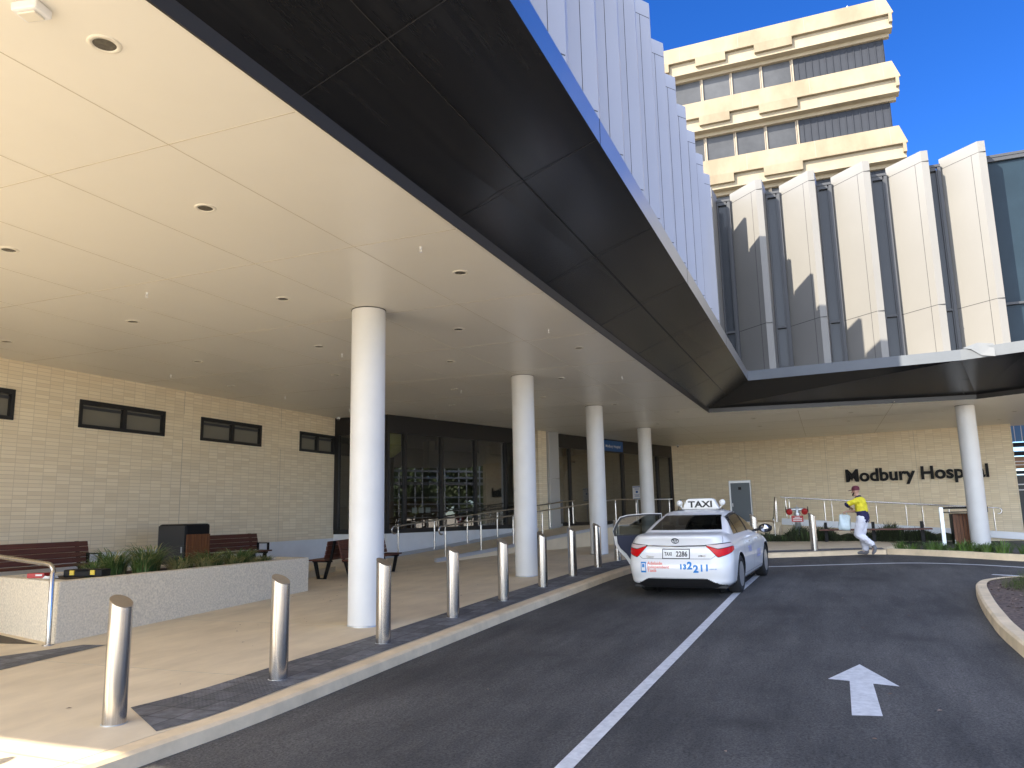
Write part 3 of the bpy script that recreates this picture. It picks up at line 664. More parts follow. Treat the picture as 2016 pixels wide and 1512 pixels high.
# ------------------------------------------------------------------ ramps, landing and stairs
def roff(s, d): p = gp(s, d, 0); return (p.x, p.y)
FZ = 1.1
def rz(s): return max(.33, min(FZ, .34 + (FZ - .34) * (s + .2) / 9.2))
rp = thing('access_ramp', 'pale concrete access ramp climbing along the glazed front to the doors', 'ramp', (24, 10, .3))
m = MB(); SS = [-.6, 2, 4, 6, 8, 9]; va = []
for s in SS:
    for d in (.03, 2.75): p = gp(s, d, rz(s)); va.append(p)
m.add(va, [(2 * i, 2 * i + 2, 2 * i + 3, 2 * i + 1) for i in range(5)])
vb = []
for s in SS: vb += [gp(s, 2.75, rz(s)), gp(s, 2.75, 0)]
m.add(vb, [(2 * i, 2 * i + 1, 2 * i + 3, 2 * i + 2) for i in range(5)])
m.build('slope', 'pave', rp, world=True)
m = MB()
for a, b in zip(SS[:-1], SS[1:]):
    for d in (2.66, .12):
        o = gp(a, d, rz(a) + .002); t = gp(b, d, rz(b) + .002) - o; m.obox(o, t.normalized(), GN, UP, t.length - .001, .10, .10)
m.build('edge_upstand', 'alu', rp, world=True)
ld = thing('entrance_landing', 'raised concrete landing in front of the hospital doors with steps down to the forecourt', 'landing', (33, 5, .4))
p9a, p9b = roff(9.002, .03), roff(9.002, 2.75)
m = MB(); m.prism([p9b, p9a, roff(GL, .03), (38.5, 5.2), (37.9, 2.5), (31.6, 1.7), (31.2, 5.6)], .2, FZ); m.build('slab', 'pave', ld, world=True)
m = MB()
for k in range(4): m.box(31.25 - .32 * (k + 1), 1.75, .3, 31.25 - .32 * k - .002, 5.5, FZ - .165 * (k + 1))
m.build('steps', 'pave', ld, world=True)
rr = thing('access_ramp', 'second pale ramp running down along the sign wall behind the planting', 'ramp', (34, -2, .4))
def r2z(y): return FZ - (1.68 - y) * (FZ - .46) / 8.0
m = MB(); Y2 = 1.68; Y3 = -6.3
m.add([(31.9, Y2, r2z(Y2)), (37.7, Y2, r2z(Y2)), (36.6, Y3, r2z(Y3)), (31.9, Y3, r2z(Y3))], [(0, 1, 2, 3)])
m.add([(31.9, Y2, r2z(Y2)), (31.9, Y3, r2z(Y3)), (31.9, Y3, .1), (31.9, Y2, .1)], [(0, 1, 2, 3)])
m.build('slope', 'pave', rr, world=True)
m = MB(); o = Vector((31.75, Y2, r2z(Y2) - .10)); t = Vector((0, Y3 - Y2, r2z(Y3) - r2z(Y2))); m.obox(o, t.normalized(), (1, 0, 0), UP, t.length, .14, .24); m.build('edge_upstand', 'plinth', rr, world=True)

# ------------------------------------------------------------------ handrails
def rail(name, lb, pts, posts, curl=None, rad=.024, loc=None, drop=.0):
    """tubular rail on square-topped posts; posts = [(top point, base point)]"""
    loc = loc or tuple(posts[0][1]); t = thing(name, lb, 'handrail', tuple(loc), group=None)
    m = MB(); q = list(pts)
    m.tube(q, rad, 10); m.build('top_rail', 'steel', t, world=True)
    for a, b in posts:
        a, b = Vector(a), Vector(b)
        m = MB(); m.tube([b, b.lerp(a, .86)], .026, 12).tube([b.lerp(a, .86), a], .010, 8).lathe([(.05, .0), (.05, .012)], tuple(b), n=14); m.build('post', 'steel', t, world=True)
    return t
def curlpts(p, d, r=.11):
    """hooked end: from p turn down and back"""
    p = Vector(p); d = Vector(d).normalized(); c = p - UP * r
    return [c + d * (r * math.sin(a)) + UP * (r * math.cos(a)) for a in [R(x) for x in range(200, -1, -20)]]
H = .98
def ramp_rail(d, s0, s1, ns, lb):
    top = [gp(s, d, rz(s) + H) for s in (s0, s0 + .5, 2.5, 5, 7, 8.9, 9.2)] + [gp(s1, d, FZ + H)]
    pts = curlpts(top[0], -GT) + [gp(s0 + .12, d, rz(s0) + H)] + top[1:]
    posts = []
    for k in range(ns):
        s = s0 + .15 + (s1 - s0 - .25) * k / (ns - 1); posts.append((gp(s, d, rz(s) + H - .02), gp(s, d, rz(s) + .1)))
    return rail('ramp_handrail', lb, pts, posts)
ramp_rail(2.71, -.35, 10.6, 8, 'stainless handrail on the outer edge of the long ramp, nearer the bollards')
ramp_rail(.17 + .35, -.15, 9.4, 7, 'stainless handrail on the inner side of the long ramp, close to the glass')
# landing rail beside and behind the taxi
pts = [(31.1, 6.9, FZ + H), (31.3, 5.7, FZ + H)]; 
rail('landing_handrail', 'stainless guard rail along the raised landing behind the open taxi door', [gp(11.2, 2.7, FZ + H), Vector((31.35, 6.4, FZ + H)), Vector((31.45, 5.75, FZ + H))], [(gp(11.3, 2.7, FZ + H), gp(11.3, 2.7, FZ)), (Vector((31.42, 5.9, FZ + H)), Vector((31.42, 5.9, FZ)))])
def stair_rail(y, lb):
    P = [Vector((32.2, y, FZ + .93)), Vector((31.3, y, FZ + .93)), Vector((30.05, y, 1.32)), Vector((29.75, y, 1.30))]
    cv = [Vector((29.75, y, 1.30)) - Vector((.10 * math.sin(a), 0, .10 - .10 * math.cos(a))) for a in [R(x) for x in range(20, 201, 20)]]
    rail('stair_handrail', lb, P + cv, [((32.0, y, FZ + .91), (32.0, y, FZ)), ((31.4, y, FZ + .91), (31.4, y, FZ)), ((30.0, y, 1.31), (30.0, y, g(30)))])
stair_rail(1.85, 'stainless stair rail sloping down at the right end of the entrance steps')
stair_rail(5.4, 'stainless stair rail on the left of the entrance steps, mostly hidden behind the taxi')
def far_rail(x, lb, y1=-5.6, n=6):
    P = [Vector((x, 1.7, r2z(1.7) + .95)), Vector((x, y1, r2z(y1) + .95))]
    cv = [P[1] - Vector((0, .10 * math.sin(a), .10 - .10 * math.cos(a))) for a in [R(q) for q in range(20, 201, 20)]]
    ps = []
    for k in range(n):
        y = 1.5 + (y1 + .15 - 1.5) * k / (n - 1); ps.append(((x, y, r2z(y) + .93), (x, y, r2z(y) + .02)))
    rail('ramp_handrail', lb, P + cv, ps)
far_rail(32.1, 'stainless rail on the near edge of the ramp below the lettering')
far_rail(34.9, 'stainless rail on the wall side of the ramp below the lettering', -5.3, 5)
# bent tube rail at the left planter
t = thing('tube_handrail', 'bent stainless tube handrail at the corner of the left planter', 'handrail', (7.70, 9.95, g(7.7)))
cp = [Vector((7.70, 9.95, g(7.7))), Vector((7.70, 9.97, .93))]
arc = [Vector((7.72, 9.98 + .13 * (1 - math.cos(a)), .93 + .13 * math.sin(a))) for a in [R(q) for q in range(10, 91, 16)]]
MB().tube(cp + arc + [Vector((7.85, 11.35, 1.155)), Vector((8.0, 13.0, 1.27))], .032, 14).build('tube', 'steel', t, world=True)
MB().lathe([(.075, 0), (.075, .008), (.04, .012)], (7.70, 9.95, g(7.7) + .002), n=20).build('base_plate', 'steel', t, world=True)
# ------------------------------------------------------------------ bollards
BO = [(5.16, 5.80), (6.88, 5.46), (8.87, 5.41), (10.92, 5.43), (12.75, 5.36), (14.67, 5.32), (16.65, 5.33), (18.55, 5.29), (20.3, 5.24), (22.7, 1.95), (23.68, .44), (2.98, 6.6)]
bl = ['nearest stainless bollard, standing at the left end of the dark tactile strip', 'second nearest stainless bollard, in front of the planter end', 'stainless bollard in front of the base of the nearest column', 'fourth stainless bollard from the camera, between the first two columns', 'fifth stainless bollard, just left of the second column', 'stainless bollard just right of the second column base', 'stainless bollard standing between the second and third columns', 'stainless bollard in front of the third column base', 'stainless bollard half hidden by the open taxi door', 'stainless bollard whose top shows behind the taxi door mirror', 'lone stainless bollard beyond the taxi, left of the walking man', 'stainless bollard standing just outside the picture at the near left, casting a shadow']
r = .096; n = 40
b0 = thing('bollard', bl[0], 'bollard', (*BO[0], g(BO[0][0])), group='stainless steel bollards along the kerb')
m = MB(); ring = [(r * math.cos(2 * PI * k / n), r * math.sin(2 * PI * k / n)) for k in range(n)]
TOPZ = lambda x, y: 1.015 + .52 * y + .10 * x
m.add([(x, y, -.05) for x, y in ring] + [(x, y, TOPZ(x, y) - .004) for x, y in ring], [(k, (k + 1) % n, n + (k + 1) % n, n + k) for k in range(n)], 0, True)
m.build('post', 'steel', b0)
m = MB(); m.add([(x, y, TOPZ(x, y) - .004) for x, y in ring] + [(x * .95, y * .95, TOPZ(x * .95, y * .95)) for x, y in ring], [(k, (k + 1) % n, n + (k + 1) % n, n + k) for k in range(n)] + [tuple(range(n, 2 * n))]); m.build('cap', 'steel_cap', b0)
MB().lathe([(r + .012, -.01), (r + .011, .003), (r + .001, .004)], n=40).build('base_ring', 'galv', b0)
for (x, y), lb in zip(BO[1:], bl[1:]): dup(b0, (x, y, g(x)), label=lb)

# ------------------------------------------------------------------ benches
def bench_half(t, L, s=1, arms=True, y0=0.):
    """one sitting side: seat towards s*-y, back against y0"""
    Y = lambda y: y0 + s * y
    def bb(m, x0, ya, z0, x1, yb, z1): m.box(x0, min(Y(ya), Y(yb)), z0, x1, max(Y(ya), Y(yb)), z1)
    m = MB()
    for k in range(4): bb(m, -L / 2, -.16 - .112 * k, .425, L / 2, -.16 - .112 * k - .102, .46)
    m.build('seat', 'jarrah', t, bevel=.006)
    m = MB(); a = R(14); d = Vector((0, s * math.sin(a), math.cos(a))); nn = Vector((0, -s * math.cos(a), math.sin(a)))
    for k in range(4): m.obox(Vector((-L / 2, Y(-.15), .47)) + d * (.105 * k), (1, 0, 0), d, nn, L, .097, .032)
    m.build('backrest', 'jarrah', t, bevel=.006)
    for x in (-L / 2 + .16, L / 2 - .22):
        m = MB()
        m.extr([(x, Y(-.58), .425), (x, Y(-.50), .425), (x, Y(-.42), .02), (x, Y(-.48), .02)], (.06, 0, 0))
        m.extr([(x, Y(-.10), .425), (x, Y(-.18), .425), (x, Y(-.30), .02), (x, Y(-.24), .02)], (.06, 0, 0))
        bb(m, x, -.60, .385, x + .06, -.08, .424); bb(m, x, -.48, .0, x + .06, -.24, .022)
        m.extr([(x, Y(-.13), .42), (x, Y(-.09), .42), (x, Y(.02), .88), (x, Y(-.03), .88)], (.06, 0, 0))
        m.build('leg', 'black', t)
    if arms:
        for x in (-L / 2 + .02, L / 2 - .08):
            m = MB(); bb(m, x, -.52, .62, x + .06, -.16, .645); bb(m, x, -.52, .46, x + .06, -.49, .62); bb(m, x, -.19, .46, x + .06, -.16, .62); m.build('armrest', 'black', t)
FT = .38
tr = MB(); tr.prism([(8.45, 12.0), (13.6, 11.2), (17.15, 11.9), (17.15, 14.62), (-2, 14.62), (-2, 13.6)], -.4, FT); struct(tr.build('terrace', 'pave'))
b = thing('bench', 'red hardwood bench against the brick wall at the left edge, behind the planter', 'bench', (10.08, 13.95, FT)); bench_half(b, 2.7)
b = thing('bench', 'red hardwood bench against the brick wall to the right of the litter bin', 'bench', (15.35, 13.95, FT), rotz=R(-1)); bench_half(b, 2.15)
b = thing('double_bench', 'back-to-back red hardwood bench with black V legs beside the nearest column', 'bench', (16.35, 10.72, g(16.35)), roty=-.028, rotz=R(2)); bench_half(b, 2.1, 1, False, -.07); bench_half(b, 2.1, -1, False, .07)
# ------------------------------------------------------------------ litter bin
b = thing('litter_bin', 'charcoal litter bin with brown timber slat front behind the planter grasses', 'litter bin', (13.02, 12.9, FT))
MB().box(0, 0, .04, .74, .78, 1.165).build('housing', 'black', b, bevel=.05)
MB().box(-.012, .02, .05, -.001, .76, 1.13).build('door', 'charc', b, bevel=.004)
m = MB()
for k in range(8): m.box(.03 + k * .086, -.024, .06, .03 + k * .086 + .078, -.002, .94)
m.build('slat_front', 'slat', b, bevel=.003)
MB().box(.08, -.006, .97, .66, .002, 1.10).build('chute', 'black', b)
MB().box(-.026, .06, .55, -.012, .09, .68).build('handle', 'alu', b)
# ------------------------------------------------------------------ planter
PZ = .815
PP = [(7.80, 9.95), (13.5, 10.02), (13.85, 11.1), (8.95, 12.1), (8.9, 13.5), (8.2, 13.5), (8.45, 12.1)]
pl = thing('planter', 'long low speckled concrete planter with grasses, left of the nearest column', 'planter', (10.6, 10.6, .1))
OUTP = [(7.80, 9.95), (13.5, 10.02), (13.80, 11.05), (8.42, 12.2)]
def inset(poly, d):
    out = []; n = len(poly)
    for i in range(n):
        p0, p1, p2 = Vector(poly[i - 1]), Vector(poly[i]), Vector(poly[(i + 1) % n])
        a = (p1 - p0).normalized(); b_ = (p2 - p1).normalized(); na = Vector((-a.y, a.x)); nb = Vector((-b_.y, b_.x))
        q = (na + nb); q = q / (1 + na.dot(nb)); out.append(tuple(p1 + q * d))
    return out
INP = inset(OUTP, .22); n = 4; m = MB()
m.add([(x, y, -.3) for x, y in OUTP] + [(x, y, PZ) for x, y in OUTP] + [(x, y, PZ) for x, y in INP] + [(x, y, .5) for x, y in INP],
      [(a * n + i, a * n + (i + 1) % n, (a + 1) * n + (i + 1) % n, (a + 1) * n + i) for a in range(3) for i in range(n)])
m.build('wall', 'planter', pl, world=True, bevel=.018)
m = MB(); m.add([(x, y, .765) for x, y in INP], [(0, 1, 2, 3)]); m.build('soil', 'soil', pl, world=True)
def tuft_mb(nb, rad, h, bend, w=.012, seed=0, spread=1.):
    rn = random.Random(seed); m = MB()
    for k in range(nb):
        a = rn.random() * 2 * PI; q = rad * math.sqrt(rn.random()); bx, by = q * math.cos(a), q * math.sin(a)
        a2 = a + rn.uniform(-.6, .6); hh = h * rn.uniform(.55, 1.15); bd = bend * rn.uniform(.3, 1.3) * hh
        dx, dy = math.cos(a2), math.sin(a2); ww = w * rn.uniform(.7, 1.3)
        v = []
        S = 5
        for i in range(S + 1):
            t = i / S; x = bx + dx * bd * t ** 1.8; y = by + dy * bd * t ** 1.8; z = hh * (t - .28 * t ** 3 * (1 + bd / hh))
            wd = ww * (1 - t ** 2) * .5 + .0006
            v += [(x - dy * wd, y + dx * wd, z), (x + dy * wd, y - dx * wd, z)]
        m.add(v, [(2 * i, 2 * i + 1, 2 * i + 3, 2 * i + 2) for i in range(S)], 1 if rn.random() < .2 else 0)
    return m
def tuft_set(name, label, cat, group, spots, kinds, mats):
    first = {}
    for i, (x, y, z, k, s, lb) in enumerate(spots):
        if k not in first:
            o = kinds[k]().build(name, mats[k]); first[k] = o
        else:
            o = first[k].copy(); COL.objects.link(o)
        o.location = (x, y, z); o.rotation_euler = (0, 0, i * 2.4); o.scale = (s, s, s)
        tag(o, lb or label, cat, group)
K = {0: lambda: tuft_mb(240, .15, .56, .8, .013, 1), 1: lambda: tuft_mb(190, .18, .40, 1.05, .013, 2), 2: lambda: tuft_mb(170, .15, .33, 1.25, .012, 3)}
KM = {0: ['grass', 'grass_y'], 1: ['grass', 'grass_y'], 2: ['grass_y', 'grass']}
GP = [(9.0, 10.75, 0, .75), (9.55, 10.95, 0, 1.15), (9.75, 10.55, 0, .95), (10.25, 10.95, 0, 1.25), (10.5, 10.55, 2, 1.0), (10.9, 10.85, 1, 1.0), (11.15, 10.55, 2, 1.0), (11.5, 10.75, 1, 1.2), (11.8, 10.5, 2, .9), (12.15, 10.7, 1, 1.2), (12.5, 10.8, 0, .75), (12.35, 10.45, 2, .7), (12.85, 10.6, 1, .6)]
gl = {0: 'small grass tuft at the left end of the concrete planter', 3: 'tallest grass clump in the concrete planter', 10: 'upright grass tuft in front of the timber bin slats, right part of the planter', 12: 'small last grass tuft at the right end of the planter row'}
tuft_set('grass_clump', 'strappy green grass clump in the long concrete planter', 'grass clump', 'grass clumps in the concrete planter', [(x, y, .76, k, s, gl.get(i, 'yellowing straw-coloured grass clump in the long concrete planter' if k == 2 else None)) for i, (x, y, k, s) in enumerate(GP)], K, KM)
# things left on the planter rim
t = thing('red_box', 'small red box with a white label lying on the planter rim', 'box', (8.32, 11.05, PZ), rotz=R(20)); MB().box(-.09, -.13, 0, .09, .13, .07).build('carton', 'red', t, bevel=.004); MB().box(-.094, -.10, .03, -.0905, .0, .055).build('label', 'white', t)
t = thing('paper_packet', 'small crumpled white packet on the planter rim between the red box and black case', 'packet', (8.25, 10.72, PZ), rotz=R(15)); MB().add([(-.07, -.1, .0), (.06, -.09, 0), (.07, .1, 0), (-.06, .09, 0), (-.05, -.08, .025), (.04, -.07, .045), (.05, .07, .03), (-.04, .06, .04)], [(0, 1, 5, 4), (1, 2, 6, 5), (2, 3, 7, 6), (3, 0, 4, 7), (4, 5, 6, 7)]).build('wrapper', 'white', t)
t = thing('tool_case', 'black tool case with two yellow latches on the planter rim', 'tool case', (8.62, 10.42, PZ), rotz=R(-72)); MB().box(-.30, -.12, 0, .30, .12, .11).build('case', 'black', t, bevel=.015)
for x in (-.16, .16): MB().box(x - .035, -.135, .03, x + .035, -.118, .10).build('latch', 'yellow', t, bevel=.003)
MB().tube([(-.08, -.12, .09), (-.07, -.16, .10), (.07, -.16, .10), (.08, -.12, .09)], .012, 8).build('handle', 'black', t)

# ------------------------------------------------------------------ things round the far landing
hy = thing('fire_booster', 'galvanised fire booster standpipe with two red capped outlets and a red plate', 'standpipe', (30.2, 1.05, g(30.2)))
MB().lathe([(.085, -.1), (.085, .22), (.10, .225), (.10, .98)], n=24).lathe([(.125, .94), (.125, 1.0)], n=24).lathe([(.09, 1.0), (.07, 1.05), (.07, 1.19), (.045, 1.21), (.012, 1.215), (.012, 1.28)], n=20).build('pipe', 'galv', hy)
MB().tube([(0, -.30, 1.12), (0, .30, 1.12)], .062, 16).build('cross_pipe', 'galv', hy)
for s in (-1, 1):
    o = MB().lathe([(.085, 0), (.105, .02), (.105, .12), (.07, .14)], (-.02, s * .26, 1.07), (-.92, 0, -.4), n=20).build('outlet_cap', 'red', hy)
    MB().lathe([(.10, 0), (.10, .03)], (0, s * .36, 1.12), (0, s, 0), n=20).tube([(0, s * .30, 1.12), (0, s * .37, 1.12)], .02, 8).build('valve_wheel', 'black', hy)
sp = MB().box(-.125, -.20, .68, -.11, .20, .90).build('plate', 'red', hy)
m = MB()
for z, w in ((.845, .09), (.79, .15), (.735, .15)): m.box(-.128, -w, z - .014, -.1255, w, z + .014)
m.build('plate_text', 'white', sp)
cb = thing('service_cabinet', 'tall slate-grey cabinet with pale metal edges on the landing, behind the taxi roof', 'cabinet', (33, 3.28, FZ))
MB().box(-.02, -.43, 0, .40, .43, 1.68).build('casing', 'alu', cb, bevel=.006); MB().box(-.032, -.40, .02, -.021, .36, 1.58).build('door', 'cab', cb); MB().box(-.036, -.06, 1.30, -.033, .06, 1.41).build('badge', 'black', cb); MB().box(-.04, .30, .62, -.033, .33, .76).build('handle', 'alu', cb)
for y, sz in ((-.05, 0), (.20, 0)): MB().box(-.30, y - .03 + .35, .28, -.18, y + .03 + .35, .42).build('socket', 'white', cb)
ns = thing('notice_stand', 'white notice board on a slim pole stand beside the fourth column', 'notice stand', (33.0, 7.55, FZ), rotz=R(-15))
MB().lathe([(.20, 0), (.20, .015), (.03, .03)], n=24).tube([(0, 0, .02), (0, 0, 1.05)], .022, 10).build('pole', 'alu', ns)
MB().box(-.02, -.21, 1.02, .015, .21, 1.60).build('board', 'white', ns, bevel=.02)
m = MB(); m.box(-.024, -.19, 1.54, -.0215, .19, 1.575); m.box(-.024, -.17, 1.045, -.0215, .17, 1.065)
for z, w in ((1.48, .12), (1.44, .10), (1.22, .13), (1.18, .09), (1.14, .12)): m.box(-.024, -w, z, -.0215, w, z + .012)
m.box(-.024, -.05, 1.30, -.0215, .05, 1.39); m.build('notice_text', 'blue', ns)
rb = thing('rail_bench', 'long low plank bench on three black posts in front of the ramp planting', 'bench', (29.15, -1.38, g(29)))
MB().box(-.22, -1.75, .385, .22, 1.72, .435).build('seat', 'jarrah', rb, bevel=.006)
for y in (-1.48, 0, 1.5): MB().box(.10, y - .055, -.3, .2, y + .055, .384).box(.12, y - .05, .436, .19, y + .05, .66).build('post', 'black', rb)
sc = thing('slatted_bin', 'brown timber slatted bin enclosure beside the column in the planting bed', 'litter bin', (29.35, -4.08, g(29.3, -4.08))); sc.scale = (1, 1, 1.30)
MB().box(.03, -.50, 0, .62, .30, .92).build('housing', 'black', sc, bevel=.01)
m = MB()
for k in range(8): m.box(0, -.47 + k * .095, .02, .028, -.47 + k * .095 + .087, .90)
m.build('slat_front', 'slat', sc, bevel=.003); MB().box(-.012, .27, .12, 0, .29, .26).build('hinge', 'alu', sc)
ps = thing('steel_post', 'square steel post at the left of the timber bin enclosure', 'post', (28.9, -3.42, g(28.9, -3.42))); ps.scale = (1, 1, 1.24); MB().box(-.06, -.06, 0, .06, .06, 1.13).build('shaft', 'galv', ps, bevel=.006); MB().box(-.03, -1.3, 1.08, .03, -.065, 1.13).box(-.03, -1.3, .98, .03, -.065, 1.01).box(-.03, -1.33, .98, .03, -1.30, 1.13).build('crossbar', 'black', ps)
# ground cover behind the bench
rn = random.Random(4); m = MB()
for k in range(5200):
    y = rn.uniform(-3.5, 3.2); x = 29.6 + rn.random() ** 1.2 * 1.7; hh = rn.uniform(.12, .50) * (1 + .35 * math.sin(y * 2.3) + .25 * math.sin(y * 6.1 + 1)) ; a = rn.random() * 2 * PI; l = rn.uniform(.05, .2); z = g(x) - .02
    dx, dy = math.cos(a) * l, math.sin(a) * l; w = .018
    m.add([(x - dy * .1, y + dx * .1, z), (x + w, y, z), (x + dx * .6 + w, y + dy * .6, z + hh * .7), (x + dx * .6, y + dy * .6 + w, z + hh * .7), (x + dx * 1.5, y + dy * 1.5, z + hh * rn.uniform(.6, 1))], [(0, 1, 2, 3), (3, 2, 4)], 1 if rn.random() < .1 else 0)
for yy in [x * .5 - 3.6 for x in range(14)]: m.lathe([(.30, 0), (.33, .10), (.24, .22), (.05, .27)], (30.2, yy, g(30) - .02), n=9)
tag(m.build('ground_cover', ['hedge', 'grass']), 'dark low ground cover planting in front of the ramp wall', 'ground cover', kind='stuff')
# tufts along the bed kerb
KT = {3: lambda: tuft_mb(90, .10, .30, .55, .013, 11), 4: lambda: tuft_mb(70, .13, .24, .9, .013, 12)}
TS = []
def bepos(s):
    q = BE2; i = min(int(s), len(q) - 2); t = s - i; return (q[i][0] + (q[i + 1][0] - q[i][0]) * t, q[i][1] + (q[i + 1][1] - q[i][1]) * t)
for i, (s, d, k, sz) in enumerate([(2.5, .25, 3, .85), (4.3, .3, 4, 1.1), (6.6, .2, 3, .95), (7.8, .45, 3, .8), (8.8, .25, 4, .8), (9.8, .4, 3, 1.05), (11.0, .7, 4, 1.2), (12.0, .25, 3, .9), (12.6, .8, 4, 1.1), (13.6, .2, 3, 1.1), (15.2, .3, 3, .95), (16.6, .3, 3, 1.0), (18.0, .3, 4, 1.0), (19.2, .4, 3, 1.0)]):
    x, y = bepos(s); TS.append((x + d * .8, y + d * .1, g(x + d * .8, y) - .03, k, sz * 1.55, 'leftmost green tuft at the end of the bed kerb' if i == 0 else None))
tuft_set('grass_tuft', 'young green grass tuft in dark mulch behind the right-hand kerb', 'grass tuft', 'young grass tufts along the far right kerb', TS, KT, {3: ['grass', 'lawn'], 4: ['grass', 'lawn']})
# bright grass on the island
rn = random.Random(9); m = MB()
for k in range(6500):
    t = rn.random(); x = 13.0 + 3.9 * t; y = -2.62 - rn.random() * 2.4 - (1 - t) * .25 + .12 * math.sin(x * 5); x += rn.gauss(0, .12)
    if x > 16.9: continue
    if x > 16.2 and y > -3.1: continue
    a = rn.random() * 2 * PI; hh = rn.uniform(.05, .20) + (.12 if rn.random() < .06 else 0); l = hh * rn.uniform(.1, .8); z = g(x) + .02; w = .007
    m.add([(x - w, y, z), (x + w, y, z), (x + math.cos(a) * l * .4 + w * .6, y + math.sin(a) * l * .4, z + hh * .6), (x + math.cos(a) * l * .4 - w * .6, y + math.sin(a) * l * .4, z + hh * .6), (x + math.cos(a) * l, y + math.sin(a) * l, z + hh)], [(0, 1, 2, 3), (3, 2, 4)], 1 if rn.random() < .12 else 0)
tag(m.build('island_grass', ['lawn', 'grass_y']), 'bright green grass growing on the kerbed traffic island', 'grass', kind='stuff')
# loose bark on the island
rn = random.Random(5); m = MB()
for k in range(2600):
    x = rn.uniform(6, 16.9); y = -2.25 - rn.random() * 3; a = rn.random() * PI; l = rn.uniform(.012, .05); w = l * rn.uniform(.2, .5); z = g(x) + .022 + rn.random() * .012
    if x > 16.0 and y > -2.9: continue
    c, s = math.cos(a), math.sin(a); t = rn.uniform(-.02, .02)
    m.add([(x - c * l, y - s * l, z), (x + s * w, y - c * w, z + .004), (x + c * l, y + s * l, z + t), (x - s * w, y + c * w, z + .008)], [(0, 1, 2, 3)], k % 3)
M['bark2'] = mat('pale_bark_chip', (.34, .25, .20), .9); M['bark3'] = mat('dark_bark_chip', (.07, .05, .04), .9); M['bark4'] = mat('brown_bark_chip', (.17, .11, .085), .9)
tag(m.build('bark_chips', ['bark2', 'bark3', 'bark4']), 'loose bark mulch chips covering the traffic island', 'mulch', kind='stuff')

# ------------------------------------------------------------------ scaffold, house and trees beyond the sign wall
sf = thing('scaffold', 'white tube scaffold with blue mesh beyond the right end of the sign wall', 'scaffold', (40, -18, .4))
SX = [31.5 + 1.9 * k for k in range(10)]
for y in (-17.2, -18.4):
    for x in SX: MB().tube([(x, y, .2), (x, y, 6.6)], .055, 6).build('standard', 'white', sf, world=True)
for z in (1.5, 2.0, 2.5, 3.0, 4.0, 4.5, 5.0, 6.0):
    m = MB()
    for y in (-17.2, -18.4): m.tube([(SX[0] - .3, y, z), (SX[-1] + .3, y, z)], .042, 6)
    m.build('ledger', 'white', sf, world=True)
for z in (2.1, 4.1): MB().box(SX[0] - .2, -18.4, z, SX[-1] + .2, -17.2, z + .05).build('deck', 'alu', sf, world=True)
hs = thing('low_house', 'tan brick house with a low tiled roof seen beside the scaffold', 'house', (38, -27, .3))
MB().box(27, -25, 0, 35, -21.5, 1.5).build('wall', 'tan', hs, world=True)
MB().extr([(26.6, -25.5, 1.5), (26.6, -21, 1.5), (26.6, -23.2, 2.7)], (8.8, 0, 0)).build('roof', 'tan', hs, world=True)
yard = thing('yard_screen', 'blue and white shade mesh panels on dark posts beyond the sign wall end', 'screen', (42, -9.5, .3))
MB().box(42, -14, 4.45, 42.05, -7.4, 5.2).build('mesh_panel', 'mesh_blue', yard, world=True)
MB().box(42, -14, 3.2, 42.05, -7.4, 3.75).build('mesh_panel', 'tan', yard, world=True)
MB().box(41.95, -14, 3.8, 42.1, -7.4, 4.0).box(41.95, -14, 2.95, 42.1, -7.4, 3.1).box(41.95, -14, 4.2, 42.1, -7.4, 4.4).build('beam', 'clad', yard, world=True)
MB().box(42, -14, .3, 42.1, -7.4, 2.9).build('wall_panel', 'charc', yard, world=True)
m = MB()
for z in (2.2, 2.45, 3.35, 3.5): m.box(41.93, -14, z, 41.97, -7.4, z + .05)
for k in range(24): m.box(41.97, -7.5 - k * .28, 4.46, 41.99, -7.53 - k * .28, 5.2)
m.build('white_rail', 'white', yard, world=True)
def tree(x, y, h, cr_, seed, lb):
    rn = random.Random(seed); t = thing('tree', lb, 'tree', (x, y, .2), group='trees beyond the scaffold')
    m = MB(); m.tube([(0, 0, 0), (.1, .05, h * .3), (-.05, .1, h * .55), (.1, 0, h * .8)], [.22, .17, .11, .04], 8)
    cl = []
    for k in range(20):
        a = rn.random() * 2 * PI; q = cr_ * rn.uniform(.25, .85); z = h * rn.uniform(.22, .95); c = Vector((q * math.cos(a), q * math.sin(a), z)); cl.append((c, cr_ * rn.uniform(.28, .5)))
        m.tube([(0, .05, z * .6), c * .6 + Vector((0, 0, z * .2)), c], [.07, .045, .02], 5)
    m.build('trunk', 'trunk', t)
    m = MB()
    for c, q in cl:
        for i in range(420):
            d = Vector((rn.gauss(0, 1), rn.gauss(0, 1), rn.gauss(0, .8))).normalized() * q * rn.random() ** .4; p = c + d; u = Vector((rn.gauss(0, 1), rn.gauss(0, 1), rn.gauss(0, 1))).normalized(); w = u.orthogonal().normalized(); s = rn.uniform(.16, .30)
            m.add([p - u * s, p + w * s * .5, p + u * s, p - w * s * .5], [(0, 1, 2, 3)])
    m.build('crown', 'leaf', t)
for i, (x, y, h, c_) in enumerate([(33, -29, 7, 3.4), (38.5, -27, 6.5, 3.2), (43.5, -29, 8, 3.6), (49, -28, 7, 3.4), (56, -30, 9, 4)]): tree(x, y, h, c_, 30 + i, 'leafy green tree beyond the scaffold, reflected in the entrance glass')

